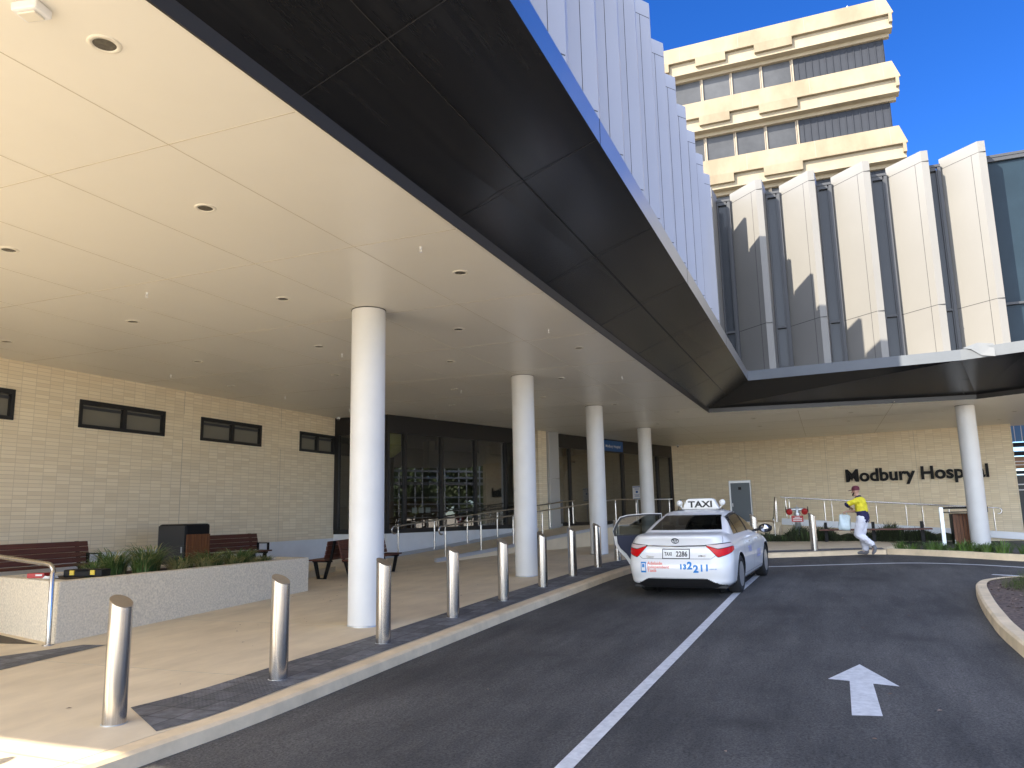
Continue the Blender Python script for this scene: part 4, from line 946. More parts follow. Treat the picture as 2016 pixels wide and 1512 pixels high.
# leaf litter and grit
rn = random.Random(21); m = MB()
for k in range(100):
    if k < 70: x = rn.uniform(5, 20); y = rn.uniform(6.2, 11); z = g(x) + .004
    else: x = rn.uniform(5, 20); y = rn.uniform(-1.7, 4.6); z = gr(x) + .006
    a = rn.random() * PI; l = rn.uniform(.008, .03); w = l * rn.uniform(.3, .6); c, s = math.cos(a), math.sin(a)
    m.add([(x - c * l, y - s * l, z), (x + s * w, y - c * w, z + .006), (x + c * l, y + s * l, z), (x - s * w, y + c * w, z + .003)], [(0, 1, 2, 3)], 0 if k < 70 else (1 if rn.random() < .4 else 0))
tag(m.build('leaf_litter', ['bark4', 'bark2']), 'scattered dry leaves and grit on the paving and road', 'litter', kind='stuff')
# ------------------------------------------------------------------ taxi
M['paint_w'] = mat('white_car_paint', (.82, .82, .82), .22, spec=.5, coat=.6)
M['car_glass'] = mat_glass('tinted_car_glass', (.13, .145, .14))
M['trim'] = mat('black_rubber_trim', (.012, .012, .013), .5)
M['tyre'] = mat('tyre_rubber', (.018, .018, .018), .8, bump=.2, bscale=60)
M['alloy'] = mat('alloy_wheel', (.70, .71, .73), .3, metal=.8)
M['chrome'] = mat('chrome', (.85, .86, .88), .08, metal=1)
M['lamp_red'] = mat('red_lamp_lens', (.62, .002, .006), .25, spec=.3)
M['lamp_clear'] = mat('clear_lamp_lens', (.66, .54, .54), .15, spec=.6)
M['inner'] = mat('dark_car_interior', (.02, .022, .028), .7)
M['navy'] = mat('navy_door_trim', (.018, .022, .05), .6)
M['plate_w'] = mat('plate_white', (.80, .80, .78), .4)
M['t_blue'] = mat('decal_blue', (.01, .20, .55), .4)
M['t_red'] = mat('decal_coral', (.80, .16, .10), .4)
M['t_lav'] = mat('decal_lavender', (.36, .40, .66), .4)
def itp(tab, z):
    """smooth table lookup"""
    if z <= tab[0][0]: return tab[0][1]
    for i in range(len(tab) - 1):
        (z0, a), (z1, b) = tab[i], tab[i + 1]
        if z <= z1:
            m0 = (b - tab[i - 1][1]) / (z1 - tab[i - 1][0]) if i else (b - a) / (z1 - z0)
            m1 = (tab[i + 2][1] - a) / (tab[i + 2][0] - z0) if i + 2 < len(tab) else (b - a) / (z1 - z0)
            t = (z - z0) / (z1 - z0); h = z1 - z0
            return (2 * t ** 3 - 3 * t ** 2 + 1) * a + (t ** 3 - 2 * t ** 2 + t) * h * m0 + (-2 * t ** 3 + 3 * t ** 2) * b + (t ** 3 - t ** 2) * h * m1
    return tab[-1][1]
class Shell:
    """horizontal slices through the car: rear end, nose and half width for each height"""
    def __init__(s, xr, xf, w, rc, fc, crown=.05): s.xr, s.xf, s.w, s.rc, s.fc, s.cw = xr, xf, w, rc, fc, crown
    def half(s, z, nr=26, ns=200, nf=22):
        xr, xf, w = itp(s.xr, z), itp(s.xf, z), itp(s.w, z); (rx, ry, re), (fx, fy, fe) = s.rc, s.fc
        ry, fy = min(ry, w * .8), min(fy, w * .8); pts = []
        for k in range(nr): y = (w - ry) * k / nr; pts.append((xr + s.cw * (y / w) ** 2, y))
        xb = xr + s.cw * ((w - ry) / w) ** 2
        for k in range(nr):
            a = PI / 2 * k / nr; pts.append((xb + rx * (1 - math.cos(a) ** (2 / re)), w - ry + ry * math.sin(a) ** (2 / re)))
        xa, xz = xb + rx, xf - fx
        for k in range(ns): pts.append((xa + (xz - xa) * k / ns, w))
        for k in range(nf + 1):
            a = PI / 2 * k / nf; pts.append((xz + fx * (math.sin(a) ** (2 / fe)), w - fy + fy * (math.cos(a) ** (2 / fe))))
        yf = w - fy
        for k in range(1, nf + 1): pts.append((xf, yf * (1 - k / nf)))
        return pts, nr
    def rear(s, y, z, off=0.):
        """point on the tail at sideways position y, wrapping onto the flank via arc length beyond"""
        p, nr = s.half(z); a = abs(y); d = 0; q = p[0]
        for i in range(len(p) - 1):
            l = math.dist(p[i], p[i + 1])
            if d + l >= a or i == len(p) - 2:
                t = (a - d) / l if l else 0; t = max(0, min(1, t)); x = p[i][0] + (p[i + 1][0] - p[i][0]) * t; yy = p[i][1] + (p[i + 1][1] - p[i][1]) * t
                tx, ty = (p[i + 1][0] - p[i][0]) / (l or 1), (p[i + 1][1] - p[i][1]) / (l or 1); nx, ny = -ty, tx
                break
            d += l
        # lean of the surface with height
        sl = (itp(s.xr, z + .01) - itp(s.xr, z - .01)) / .02
        sg = 1 if y >= 0 else -1
        nv = Vector((nx, ny * sg, -nx * sl * -1 * .6)).normalized()
        return Vector((x, yy * sg, z)) + nv * off
    def side(s, x, z, sg, off=0.):
        p, nr = s.half(z); y = p[-1][1]
        for i in range(nr, len(p) - 1):
            if p[i][0] <= x <= p[i + 1][0]:
                t = (x - p[i][0]) / max(1e-6, p[i + 1][0] - p[i][0]); y = p[i][1] + (p[i + 1][1] - p[i][1]) * t; break
        return Vector((x, (y + off) * sg, z))
LOW = Shell([(.19, -2.30), (.26, -2.40), (.34, -2.42), (.46, -2.45), (.58, -2.445), (.68, -2.41), (.78, -2.375), (.90, -2.37), (.99, -2.385), (1.045, -2.40), (1.07, -2.375), (1.085, -2.30), (1.095, -2.12), (1.10, -1.9)],
            [(.19, 2.25), (.3, 2.36), (.45, 2.40), (.6, 2.38), (.72, 2.28), (.80, 2.08), (.88, 1.72), (.95, 1.32), (1.0, 1.0), (1.05, .9), (1.10, .85)],
            [(.19, .80), (.24, .865), (.30, .885), (.45, .905), (.60, .912), (.72, .905), (.84, .895), (.93, .872), (1.0, .83), (1.06, .775), (1.085, .73), (1.10, .69)], (.42, .46, 2.6), (.85, .70, 2.3), .075)
TOP = Shell([(.96, -1.98), (1.05, -1.86), (1.12, -1.72), (1.2, -1.53), (1.3, -1.27), (1.38, -1.02), (1.43, -.80), (1.46, -.58), (1.475, -.30)],
            [(.96, 1.22), (1.05, 1.0), (1.12, .84), (1.2, .65), (1.3, .40), (1.38, .16), (1.43, -.02), (1.46, -.14), (1.475, -.22)],
            [(.96, .825), (1.05, .79), (1.12, .76), (1.2, .72), (1.3, .665), (1.38, .615), (1.43, .56), (1.46, .46), (1.475, .30)], (.24, .20, 2.5), (.4, .3, 2.4), .13)
AX = (-1.3875, 1.3875); WR = .335
def skin(m, sh, z0, z1, nz, hole, cap=True):
    zs = [z0 + (z1 - z0) * k / nz for k in range(nz + 1)]; rows = []
    for z in zs:
        h = sh.half(z)[0]; rows.append([(x, y, z) for x, y in h] + [(x, -y, z) for x, y in h[-2:0:-1]])
    n = len(rows[0]); v = []
    for row in rows:
        for x, y, z in row:
            for ax in AX:       # snap to a clean wheel-arch circle
                d = math.hypot(x - ax, z - WR)
                if sh is LOW and abs(y) > .45 and abs(d - .385) < .014: x, z = ax + (x - ax) * .385 / d, WR + (z - WR) * .385 / d
            v.append((x, y, z))
    f = []
    for i in range(nz):
        for k in range(n):
            q = (i * n + k, i * n + (k + 1) % n, (i + 1) * n + (k + 1) % n, (i + 1) * n + k)
            c = [sum(v[j][d] for j in q) / 4 for d in range(3)]
            if not hole(*c): f.append(q)
    m.add(v, f, 0, True)
    if cap: m.add(rows[-1], [tuple(range(n))], 0, True)
def inpoly(x, z, P):
    r_ = False; j = len(P) - 1
    for i in range(len(P)):
        if (P[i][1] > z) != (P[j][1] > z) and x < (P[j][0] - P[i][0]) * (z - P[i][1]) / (P[j][1] - P[i][1]) + P[i][0]: r_ = not r_
        j = i
    return r_
SIDEW = [(-1.42, 1.00), (-1.30, 1.20), (-1.05, 1.345), (-.75, 1.395), (-.30, 1.41), (.05, 1.375), (.38, 1.24), (.70, 1.07), (.82, .985), (.3, .965), (-.6, .965), (-1.2, .965)]
def valz(y): a = abs(y); return .355 if a < .50 else .355 - .14 * (a - .50) / .30
def hole_low(x, y, z):
    for ax in AX:
        if abs(y) > .45 and math.hypot(x - ax, z - WR) < .384: return True
    if x < -2.1 and z < valz(y) - .012: return True
    return y > .5 and -.93 < x < .08 and .30 < z < 1.0
def rwid(z): return .685 - .155 * (z - 1.115) / .29
REARW = (1.115, 1.405, .585, .50)
def hole_top(x, y, z):
    if inpoly(x, z, [(a + (.02 if a < 0 else -.02), b) for a, b in SIDEW]) and abs(y) > .5 and -1.4 < x < .80: return True
    if x < -.8 and REARW[0] + .02 < z < REARW[1] - .02 and abs(y) < rwid(z) - .02: return True
    if x > .1 and 1.06 < z < 1.40 and abs(y) < .60: return True
    return y > .4 and -.93 < x < .05 and z < 1.38
tx = thing('taxi', 'white taxi sedan with its left rear door open and a roof sign, seen from behind', 'car', (0, 0, 0))
m = MB(); skin(m, LOW, .19, 1.10, 66, hole_low); skin(m, TOP, .96, 1.475, 44, hole_top)
m.build('body', 'paint_w', tx)
# window patches: columns of (x, z_low, z_high) on a flank
def colsof(P, n, x0=None, x1=None):
    xs = [p[0] for p in P]; x0 = x0 if x0 is not None else min(xs); x1 = x1 if x1 is not None else max(xs); out = []
    for k in range(n + 1):
        x = x0 + (x1 - x0) * k / n; x = min(max(x, min(xs) + 1e-4), max(xs) - 1e-4); zz = []
        for i in range(len(P)):
            a, b = P[i], P[(i + 1) % len(P)]
            if (a[0] - x) * (b[0] - x) <= 0 and abs(a[0] - b[0]) > 1e-9: zz.append(a[1] + (b[1] - a[1]) * (x - a[0]) / (b[0] - a[0]))
        out.append((x, min(zz), max(zz)))
    return out
def patch(cols, fn, off, rows=8):
    m = MB(); n = len(cols); v = []
    for u, a, b in cols:
        for j in range(rows + 1): v.append(fn(u, a + (b - a) * j / rows, off))
    return m.add(v, [(i * (rows + 1) + j, (i + 1) * (rows + 1) + j, (i + 1) * (rows + 1) + j + 1, i * (rows + 1) + j + 1) for i in range(n - 1) for j in range(rows)], 0, True)
def ringp(cols, fn, off, w, rows=6):
    """border strip of width w just inside the outline"""
    m = MB(); n = len(cols); o = []
    top = [(u, b) for u, a, b in cols]; bot = [(u, a) for u, a, b in cols][::-1]; L = top + bot; cx = sum(p[0] for p in L) / len(L); cz = sum(p[1] for p in L) / len(L)
    v = []
    for u, z in L:
        d = math.hypot(u - cx, z - cz); sx = max(0, 1 - w / max(abs(u - cx), w * 1.01)) if abs(u - cx) > .6 * max(abs(p[0] - cx) for p in L) else 1
        half = max(1e-3, (max(p[1] for p in L) - min(p[1] for p in L)) / 2); k = 1 - w / half
        v += [fn(u, z, off), fn(cx + (u - cx) * (1 - w / (.5 * (cols[-1][0] - cols[0][0]))), cz + (z - cz) * k, off)]
    q = len(L); m.add(v, [(2 * i, 2 * ((i + 1) % q), 2 * ((i + 1) % q) + 1, 2 * i + 1) for i in range(q)], 0, True); return m
def ins(P, d): return inset([(x, z) for x, z in P][::-1] if sum((P[i][0] - P[i-1][0]) * (P[i][1] + P[i-1][1]) for i in range(len(P))) > 0 else P, d)
for sg in (-1, 1):
    fn = lambda x, z, o, sg=sg: TOP.side(x, z, sg, o)
    cs = colsof(SIDEW, 60)
    if sg < 0:
        gl_ = patch([(x, a + .02, b - .02) for x, a, b in cs[2:-2]], fn, .003)
        wdw = gl_.build('side_window', 'car_glass', tx)
        ringp(cs, fn, .006, .032).build('window_trim', 'trim', wdw)
        m = patch([(-.12, .965, 1.405), (-.02, .965, 1.40)], fn, .007); m.build('door_pillar', 'trim', wdw)
        m = patch([(-1.02, .965, 1.355), (-.99, .965, 1.36)], fn, .0065); m.build('quarter_bar', 'trim', wdw)
    else:
        c2 = [c for c in cs if c[0] > .05]; patch([(x, a + .02, b - .02) for x, a, b in c2], fn, .003).build('side_window', 'car_glass', tx)
        c2 = [c for c in cs if c[0] < -.98]; patch([(x, a + .01, b - .01) for x, a, b in c2], fn, .003).build('side_window', 'car_glass', tx)
fnr = lambda y, z, o: TOP.rear(y, z, o)
cr_ = [(-.60 + 1.2 * k / 40, 1.115, 1.405) for k in range(41)]
fr_ = lambda y, z, o: TOP.rear(y / .60 * rwid(z), z, o)
wdw = patch(cr_, fr_, .004).build('rear_window', 'car_glass', tx)
m = MB()
for (a, b, c, d) in ((-.6, .6, 1.105, 1.128), (-.6, .6, 1.385, 1.41)):
    q = patch([(a + (b - a) * k / 40, c, d) for k in range(41)], fr_, .007, 2); m.add(q.v, q.f, 0, True)
for a in (-.605, .575):
    q = patch([(a, 1.105, 1.41), (a + .03, 1.105, 1.41)], fr_, .007, 10); m.add(q.v, q.f, 0, True)
m.build('window_trim', 'trim', wdw)
m = patch([(-.16, 1.12, 1.15), (.0, 1.12, 1.15)], fr_, .0075, 2); m.build('sticker', 'alu', wdw)
m = MB(); v = []
for k in range(25):
    y = -.62 + 1.24 * k / 24
    for j in range(9):
        z = 1.05 + .37 * j / 8; x = itp(TOP.xf, z) + .004 - .07 * (y / .7) ** 2; v.append((x, y * (1 - .2 * j / 8), z))
m.add(v, [(i * 9 + j, (i + 1) * 9 + j, (i + 1) * 9 + j + 1, i * 9 + j + 1) for i in range(24) for j in range(8)], 0, True); m.build('windscreen', 'car_glass', tx)
# tail lamps: polygon in (arc length from centre line, height)
LR = lambda s_, z, o: LOW.rear(s_, z, o)
def lampcols(sg, f0, f1, n=26):
    out = []
    for k in range(n + 1):
        s_ = .50 + (1.16 - .50) * k / n; t = (s_ - .50) / .66
        ztop = .915 + .03 * math.sin(t * 2.2) - .045 * max(0, t - .8) / .2; zbot = .90 - .20 * min(1, t / .30) + .11 * max(0, t - .35) / .65
        zbot = min(zbot, ztop - .01); out.append((s_ * sg, zbot + (ztop - zbot) * f0, zbot + (ztop - zbot) * f1))
    return out
for sg in (-1, 1):
    h = patch(lampcols(sg, 0, 1), LR, .004, 6).build('tail_lamp', 'trim', tx)
    patch(lampcols(sg, .06, .58)[1:-1], LR, .012, 5).build('red_lens', 'lamp_red', h)
    patch(lampcols(sg, .64, .93)[1:-1], LR, .012, 4).build('clear_lens', 'lamp_clear', h)
def band(u0, u1, za, zb, off, n=24, fn=LR, f=None):
    return patch([(u0 + (u1 - u0) * k / n, za if f is None else za + f((k / n)), zb if f is None else zb + f(k / n)) for k in range(n + 1)], fn, off, 2)
band(-.50, .50, .878, .902, .012, f=lambda t: .012 * abs(2 * t - 1)).build('chrome_bar', 'chrome', tx)
band(-.24, .24, .68, .85, .012, 10).build('plate_surround', 'frame_g', tx); pl_ = band(-.225, .225, .695, .835, .016, 10).build('number_plate', 'plate_w', tx)
def decal(body, size, u, z, matn, name, fn=LR, off=.008, bold=.004, par=None, sg=-1, sx=1.):
    v, f = text2d(body, size, bold); m = MB(); m.add([fn(u + sg * x * sx, z + y, off) for x, y, _ in v], f); return m.build(name, matn, par or tx)
# seen from behind the car's left is on the left of the picture, so text runs towards -y
decal('TAXI', .080, .20, .738, 'trim', 'plate_text', off=.019, par=pl_, sx=.74, bold=.0022); decal('2286', .118, .0, .724, 'trim', 'plate_text', off=.019, par=pl_, sx=.84, bold=.003)
m = MB()
def ering(m, cy, cz, ry, rz_, w):
    n = 28; v = []
    for k in range(n):
        a = 2 * PI * k / n
        for s_ in (1, -1): v.append(LR(cy + (ry + s_ * w) * math.cos(a), cz + (rz_ + s_ * w) * math.sin(a), .014))
    m.add(v, [(2 * k, 2 * k + 1, (2 * k + 3) % (2 * n), (2 * k + 2) % (2 * n)) for k in range(n)])
ering(m, 0, .985, .062, .042, .006); ering(m, 0, .985, .020, .040, .005); ering(m, 0, 1.0, .040, .016, .005); m.build('badge', 'chrome', tx)
for u, b, s_ in ((.53, 'Camry', .05), (-.38, 'HYBRID', .035)): decal(b, s_, u, .70 if u > 0 else .715, 'chrome', 'badge', bold=.001)
# bootlid shut line
m = MB()
P = [(.80, 1.03), (.78, .95), (.72, .90)]
for sg in (-1, 1):
    q = patch([(sg * (.585 - .0), .675, .682)] + [(sg * s_, .675, .682) for s_ in (.5, .3, .1, 0)], LR, .004, 1); m.add(q.v, q.f)
    for a, b in (((.585, .675), (.66, .73)), ((.66, .73), (.74, .86)), ((.80, .945), (.84, 1.06))):
        v = []
        for k in range(7):
            t = k / 6; s_, z = a[0] + (b[0] - a[0]) * t, a[1] + (b[1] - a[1]) * t; v += [LR(sg * s_, z, .004), LR(sg * (s_ + .009), z, .004)]
        m.add(v, [(2 * k, 2 * k + 1, 2 * k + 3, 2 * k + 2) for k in range(6)])
m.build('boot_seam', 'trim', tx)
# bumper decals
ph = band(.625, .53, .44, .625, .006, 4).build('phone_decal', 't_blue', tx); band(.612, .543, .47, .60, .008, 4).build('screen', 'plate_w', ph); band(.60, .555, .53, .59, .0095, 4).build('icon', 't_blue', ph)
for i, b in enumerate(('Adelaide', 'Independent', 'Taxis')): decal(b, .078, .51, .578 - .062 * i, 't_red', 'lettering', bold=.001, off=.006)
u = .00
for ch, s_, dz in (('1', .11, .0), ('3', .11, .0), ('2', .17, -.0), ('2', .17, -.055), ('1', .15, -.035), ('1', .15, -.03)):
    decal(ch, s_, -.06 - u, .51 + dz, 't_blue', 'lettering', bold=.008, off=.006); u += s_ * .60
decal('.com.au', .04, -.56, .50, 't_blue', 'lettering', bold=.0, off=.006)
# dark underside and lower valance
m = MB(); v = []
for k in range(41):
    y = -.80 + 1.6 * k / 40; zt = valz(y); xr_ = itp(LOW.xr, zt) + .075 * (y / .9) ** 2 + (.0 if abs(y) < .5 else .55 * ((abs(y) - .5) / .4) ** 3)
    v += [(xr_ + .12, y, .17), (xr_ + .05, y, .20), (xr_ + .012, y, zt - .015), (xr_ - .004, y, zt)]
m.add(v, [(4 * i_ + j_, 4 * i_ + 4 + j_, 4 * i_ + 5 + j_, 4 * i_ + 1 + j_) for i_ in range(40) for j_ in range(3)], 0, True); m.build('rear_valance', 'trim', tx)
MB().box(-2.25, -.80, .17, 2.2, .80, .21).box(-2.2, -.62, .16, 2.1, .62, .30).build('underbody', 'trim', tx)
# wheels
w0 = None
for ax in AX:
    for sg in (-1, 1):
        ty = MB(); ty.lathe([(.21, -.105), (.29, -.112), (.325, -.095), (WR, -.06), (WR, .06), (.325, .095), (.29, .112), (.222, .108), (.216, .06), (.21, -.105)], (ax, sg * .79, WR), (0, sg, 0), n=40)
        wh = ty.build('wheel', 'tyre', tx)
        rm_ = MB(); rm_.lathe([(.222, .104), (.212, .100), (.205, .04), (.02, .035)], (ax, sg * .79, WR), (0, sg, 0), n=40, mi=1).lathe([(.224, .107), (.213, .107), (.208, .09)], (ax, sg * .79, WR), (0, sg, 0), n=40)
        c = Vector((ax, sg * .79, WR)); yv = Vector((0, sg, 0))
        for k in range(10):
            a = 2 * PI * (k + .5 * (k % 2)) / 10; d = Vector((math.cos(a), 0, math.sin(a))); p = yv.cross(d)
            rm_.obox(c + d * .035 - p * .017 + yv * .070, d, p, yv, .18, .034, .036)
        rm_.lathe([(.055, .06), (.05, .10), (.01, .104)], c, (0, sg, 0), n=20); rm_.build('rim', ['alloy', 'trim'], wh)
        # arch liner and lip
        ml = MB(); n = 26; v = []
        for k in range(n + 1):
            a = PI * (-.08 + 1.16 * k / n); x, z = ax + .385 * math.cos(a), WR + .385 * math.sin(a); z = max(z, .2); y = LOW.side(x, z, sg, 0).y
            v += [(x, y + sg * .004, z), (x, sg * .55, z)]
        ml.add(v, [(2 * k, 2 * k + 1, 2 * k + 3, 2 * k + 2) for k in range(n)], 0, True); ml.add([(ax + .40 * math.cos(2 * PI * k / 24), sg * .56, WR + .40 * math.sin(2 * PI * k / 24)) for k in range(24)], [tuple(range(24))]); ml.build('wheel_arch', 'trim', tx)
# flank details
FS = lambda x, z, o, sg=-1: LOW.side(x, z, sg, o)
m = MB()
for sg in (-1, 1):
    for x0, x1, z0, z1 in ((-.07, -.06, .30, .96), (.98, .99, .36, .95), (-.98, -.97, .62, .95)):
        if sg > 0 and x0 < .5: continue
        q = patch([(x0, z0, z1), (x1, z0, z1)], lambda x, z, o, sg=sg: LOW.side(x, z, sg, o), .003, 14); m.add(q.v, q.f)
    q = patch([(-.98, .295, .302), (.98, .295, .302)], lambda x, z, o, sg=sg: LOW.side(x, z, sg, o), .003, 1); m.add(q.v, q.f)
m.build('door_seam', 'trim', tx)
for x in (-.78, .20): MB().tube([LOW.side(x, .86, -1, .0), LOW.side(x + .02, .862, -1, .035), LOW.side(x + .20, .866, -1, .035), LOW.side(x + .22, .868, -1, .0)], .014, 8).build('door_handle', 'paint_w', tx)
decal('TAXI', .15, -.62, .66, 't_lav', 'lettering', fn=lambda x, z, o: LOW.side(x, z, -1, o), off=.004, bold=.006, sg=1)
decal('132211', .20, .22, .50, 't_lav', 'lettering', fn=lambda x, z, o: LOW.side(x, z, -1, o), off=.004, bold=.008, sg=1)
for sg in (-1, 1):
    mm = MB(); mm.lathe([(.001, -.10), (.055, -.085), (.09, -.03), (.092, .03), (.07, .06), (.001, .065)], (.80, sg * 1.02, 1.03), (1, 0, 0), n=18); mm.v = [(x, y + (y - sg * 1.02) * .45, z) for x, y, z in mm.v]; mm.tube([(.80, sg * .80, .99), (.80, sg * .95, 1.01)], .025, 8)
    mi_ = mm.build('door_mirror', 'trim', tx); MB().lathe([(.001, 0), (.07, .003), (.075, .012)], (.70, sg * 1.02, 1.03), (1, 0, 0), n=18).build('mirror_glass', 'chrome', mi_)
for sg in (-1, 1): patch([(1.72 + .5 * k / 8, .66 + .03 * k / 8, .76 - .0 * k) for k in range(9)], lambda x, z, o, sg=sg: LOW.side(x, z, sg, o), .006, 3).build('headlamp', 'lamp_clear', tx)
# cabin furniture
for y in (-.37, .37):
    st = MB().box(.05, y - .25, .30, .60, y + .25, .55).build('seat', 'inner', tx, bevel=.05)
    MB().extr([(.10, y - .24, .5), (-.16, y - .24, 1.10), (-.04, y - .24, 1.12), (.24, y - .24, .5)], (0, .48, 0)).build('seat_back', 'inner', st, bevel=.04); MB().box(-.20, y - .13, 1.15, -.10, y + .13, 1.32).build('head_rest', 'inner', st, bevel=.04)
st = MB().box(-1.1, -.62, .30, -.50, .62, .55).build('rear_seat', 'inner', tx, bevel=.05); MB().extr([(-1.0, -.62, .5), (-1.38, -.62, 1.08), (-1.28, -.62, 1.1), (-.86, -.62, .5)], (0, 1.24, 0)).build('seat_back', 'inner', st, bevel=.04)
for y in (-.38, .38): MB().box(-1.36, y - .12, 1.09, -1.27, y + .12, 1.21).build('head_rest', 'inner', st, bevel=.03)
MB().box(-1.75, -.62, 1.05, -1.3, .62, 1.085).build('parcel_shelf', 'inner', tx)
MB().box(.75, -.66, .6, 1.05, .66, 1.0).build('dashboard', 'inner', tx, bevel=.04)
MB().box(-2.1, -.74, .24, 1.6, .74, .30).build('cabin_floor', 'inner', tx)
MB().tube([(.62 + .05 * math.sin(a), -.37 + .19 * math.cos(a), .88 + .18 * math.sin(a)) for a in [2 * PI * k / 20 for k in range(21)]], .016, 8).build('steering_wheel', 'inner', tx)
# roof sign
rs = MB().extr([(-.34, .36, 1.472), (-.34, .27, 1.66), (-.34, .22, 1.685), (-.34, -.22, 1.685), (-.34, -.27, 1.66), (-.34, -.36, 1.472)], (.16, 0, 0)).build('roof_sign', 'plate_w', tx, bevel=.012)
v, f = text2d('TAXI', .17, .006); m = MB(); wt = max(p[0] for p in v); m.add([(-.3425, wt / 2 * 1.25 - x * 1.25, 1.515 + y) for x, y, _ in v], f); m.build('sign_text', 'trim', rs)
for sg in (-1, 1): MB().lathe([(.045, -.04), (.06, .0), (.055, .03), (.02, .04)], (-.28, sg * .42, 1.60), (-1, 0, 0), n=18).tube([(-.28, sg * .42, 1.56), (-.28, sg * .36, 1.48)], .012, 6).build('sign_lamp', 'plate_w', rs)
MB().box(-.38, -.40, 1.462, -.10, .40, 1.475).build('sign_base', 'trim', rs)
# open left rear door, hinged at the centre pillar
DA = R(66)
hx, hy = .06, .90
def dr(u, v, z):
    """door coordinates: u back from the hinge, v inward thickness"""
    c, s_ = math.cos(DA), math.sin(DA); return Vector((hx - u * c + v * s_ * 1, hy + u * s_ + v * c * 1, z))
def dpl(P, v0, v1, mi=0, m=None):
    m = m or MB(); a = [dr(u, v0, z) for u, z in P]; b = [dr(u, v1, z) for u, z in P]; n = len(P); return m.add(a + b, [(i, (i + 1) % n, n + (i + 1) % n, n + i) for i in range(n)] + [tuple(range(n))[::-1], tuple(range(n, 2 * n))], mi)
DP = [(0, .30), (.62, .30), (.70, .36), (.80, .52), (.93, .66), (.98, .78), (1.0, .95), (0, .965)]
dpl(DP, 0, .05).build('rear_door', 'paint_w', tx, bevel=.012); do_ = bpy.data.objects[-1] if False else tx.children[-1]
dpl([(.06, .36), (.58, .36), (.66, .42), (.76, .58), (.88, .70), (.93, .80), (.94, .955), (.05, .955)], -.055, -.001).build('door_trim', 'navy', do_, bevel=.01)
WO = [(0, .96), (1.0, .95), (1.02, 1.06), (.95, 1.22), (.86, 1.345), (.70, 1.385), (.35, 1.405), (0, 1.40)]
WI = [(.045, .98), (.955, .975), (.965, 1.06), (.90, 1.20), (.825, 1.305), (.68, 1.345), (.35, 1.362), (.045, 1.355)]
m = MB(); n = 8
for v0, v1 in ((-.02, .03),):
    a = [dr(u, v0, z) for u, z in WO] + [dr(u, v0, z) for u, z in WI] + [dr(u, v1, z) for u, z in WO] + [dr(u, v1, z) for u, z in WI]
    m.add(a, [(i, (i + 1) % n, n + (i + 1) % n, n + i) for i in range(n)] + [(2 * n + i, 3 * n + i, 3 * n + (i + 1) % n, 2 * n + (i + 1) % n) for i in range(n)] + [(i, 2 * n + i, 2 * n + (i + 1) % n, (i + 1) % n) for i in range(n)] + [(n + i, n + (i + 1) % n, 3 * n + (i + 1) % n, 3 * n + i) for i in range(n)])
m.build('window_frame', 'paint_w', do_)
m = MB(); a = [dr(u, -.024, z) for u, z in WO] + [dr(u, -.024, z) for u, z in WI]; m.add([dr(u * .985 + .008, -.024, .96 + (z - .96) * .97) for u, z in WO] + [dr(u * .99 + .004, -.024, z) for u, z in WI], [(i, (i + 1) % n, n + (i + 1) % n, n + i) for i in range(n)]); m.build('door_seal', 'trim', do_)
m = MB(); m.add([dr(u, .005, z) for u, z in WI], [tuple(range(n))]); m.build('door_glass', 'car_glass', do_)
m = MB()
for z in (.60, .68): m.lathe([(.012, 0), (.012, .01)], tuple(dr(.99 - (.08 if z < .64 else .02), -.02, z)), tuple(dr(1, 0, 0) - dr(0, 0, 0)), n=8)
m.build('door_latch', 'alloy', do_)
hd = -R(4.6)
cx, cy = 15.40 + 1.43 * math.cos(hd), 2.53 + 1.43 * math.sin(hd)
tx.scale = (1.045, 1.055, 1.03); tx.location = (cx, cy, gr(cx)); tx.rotation_euler = (0, -math.atan(.028), hd)
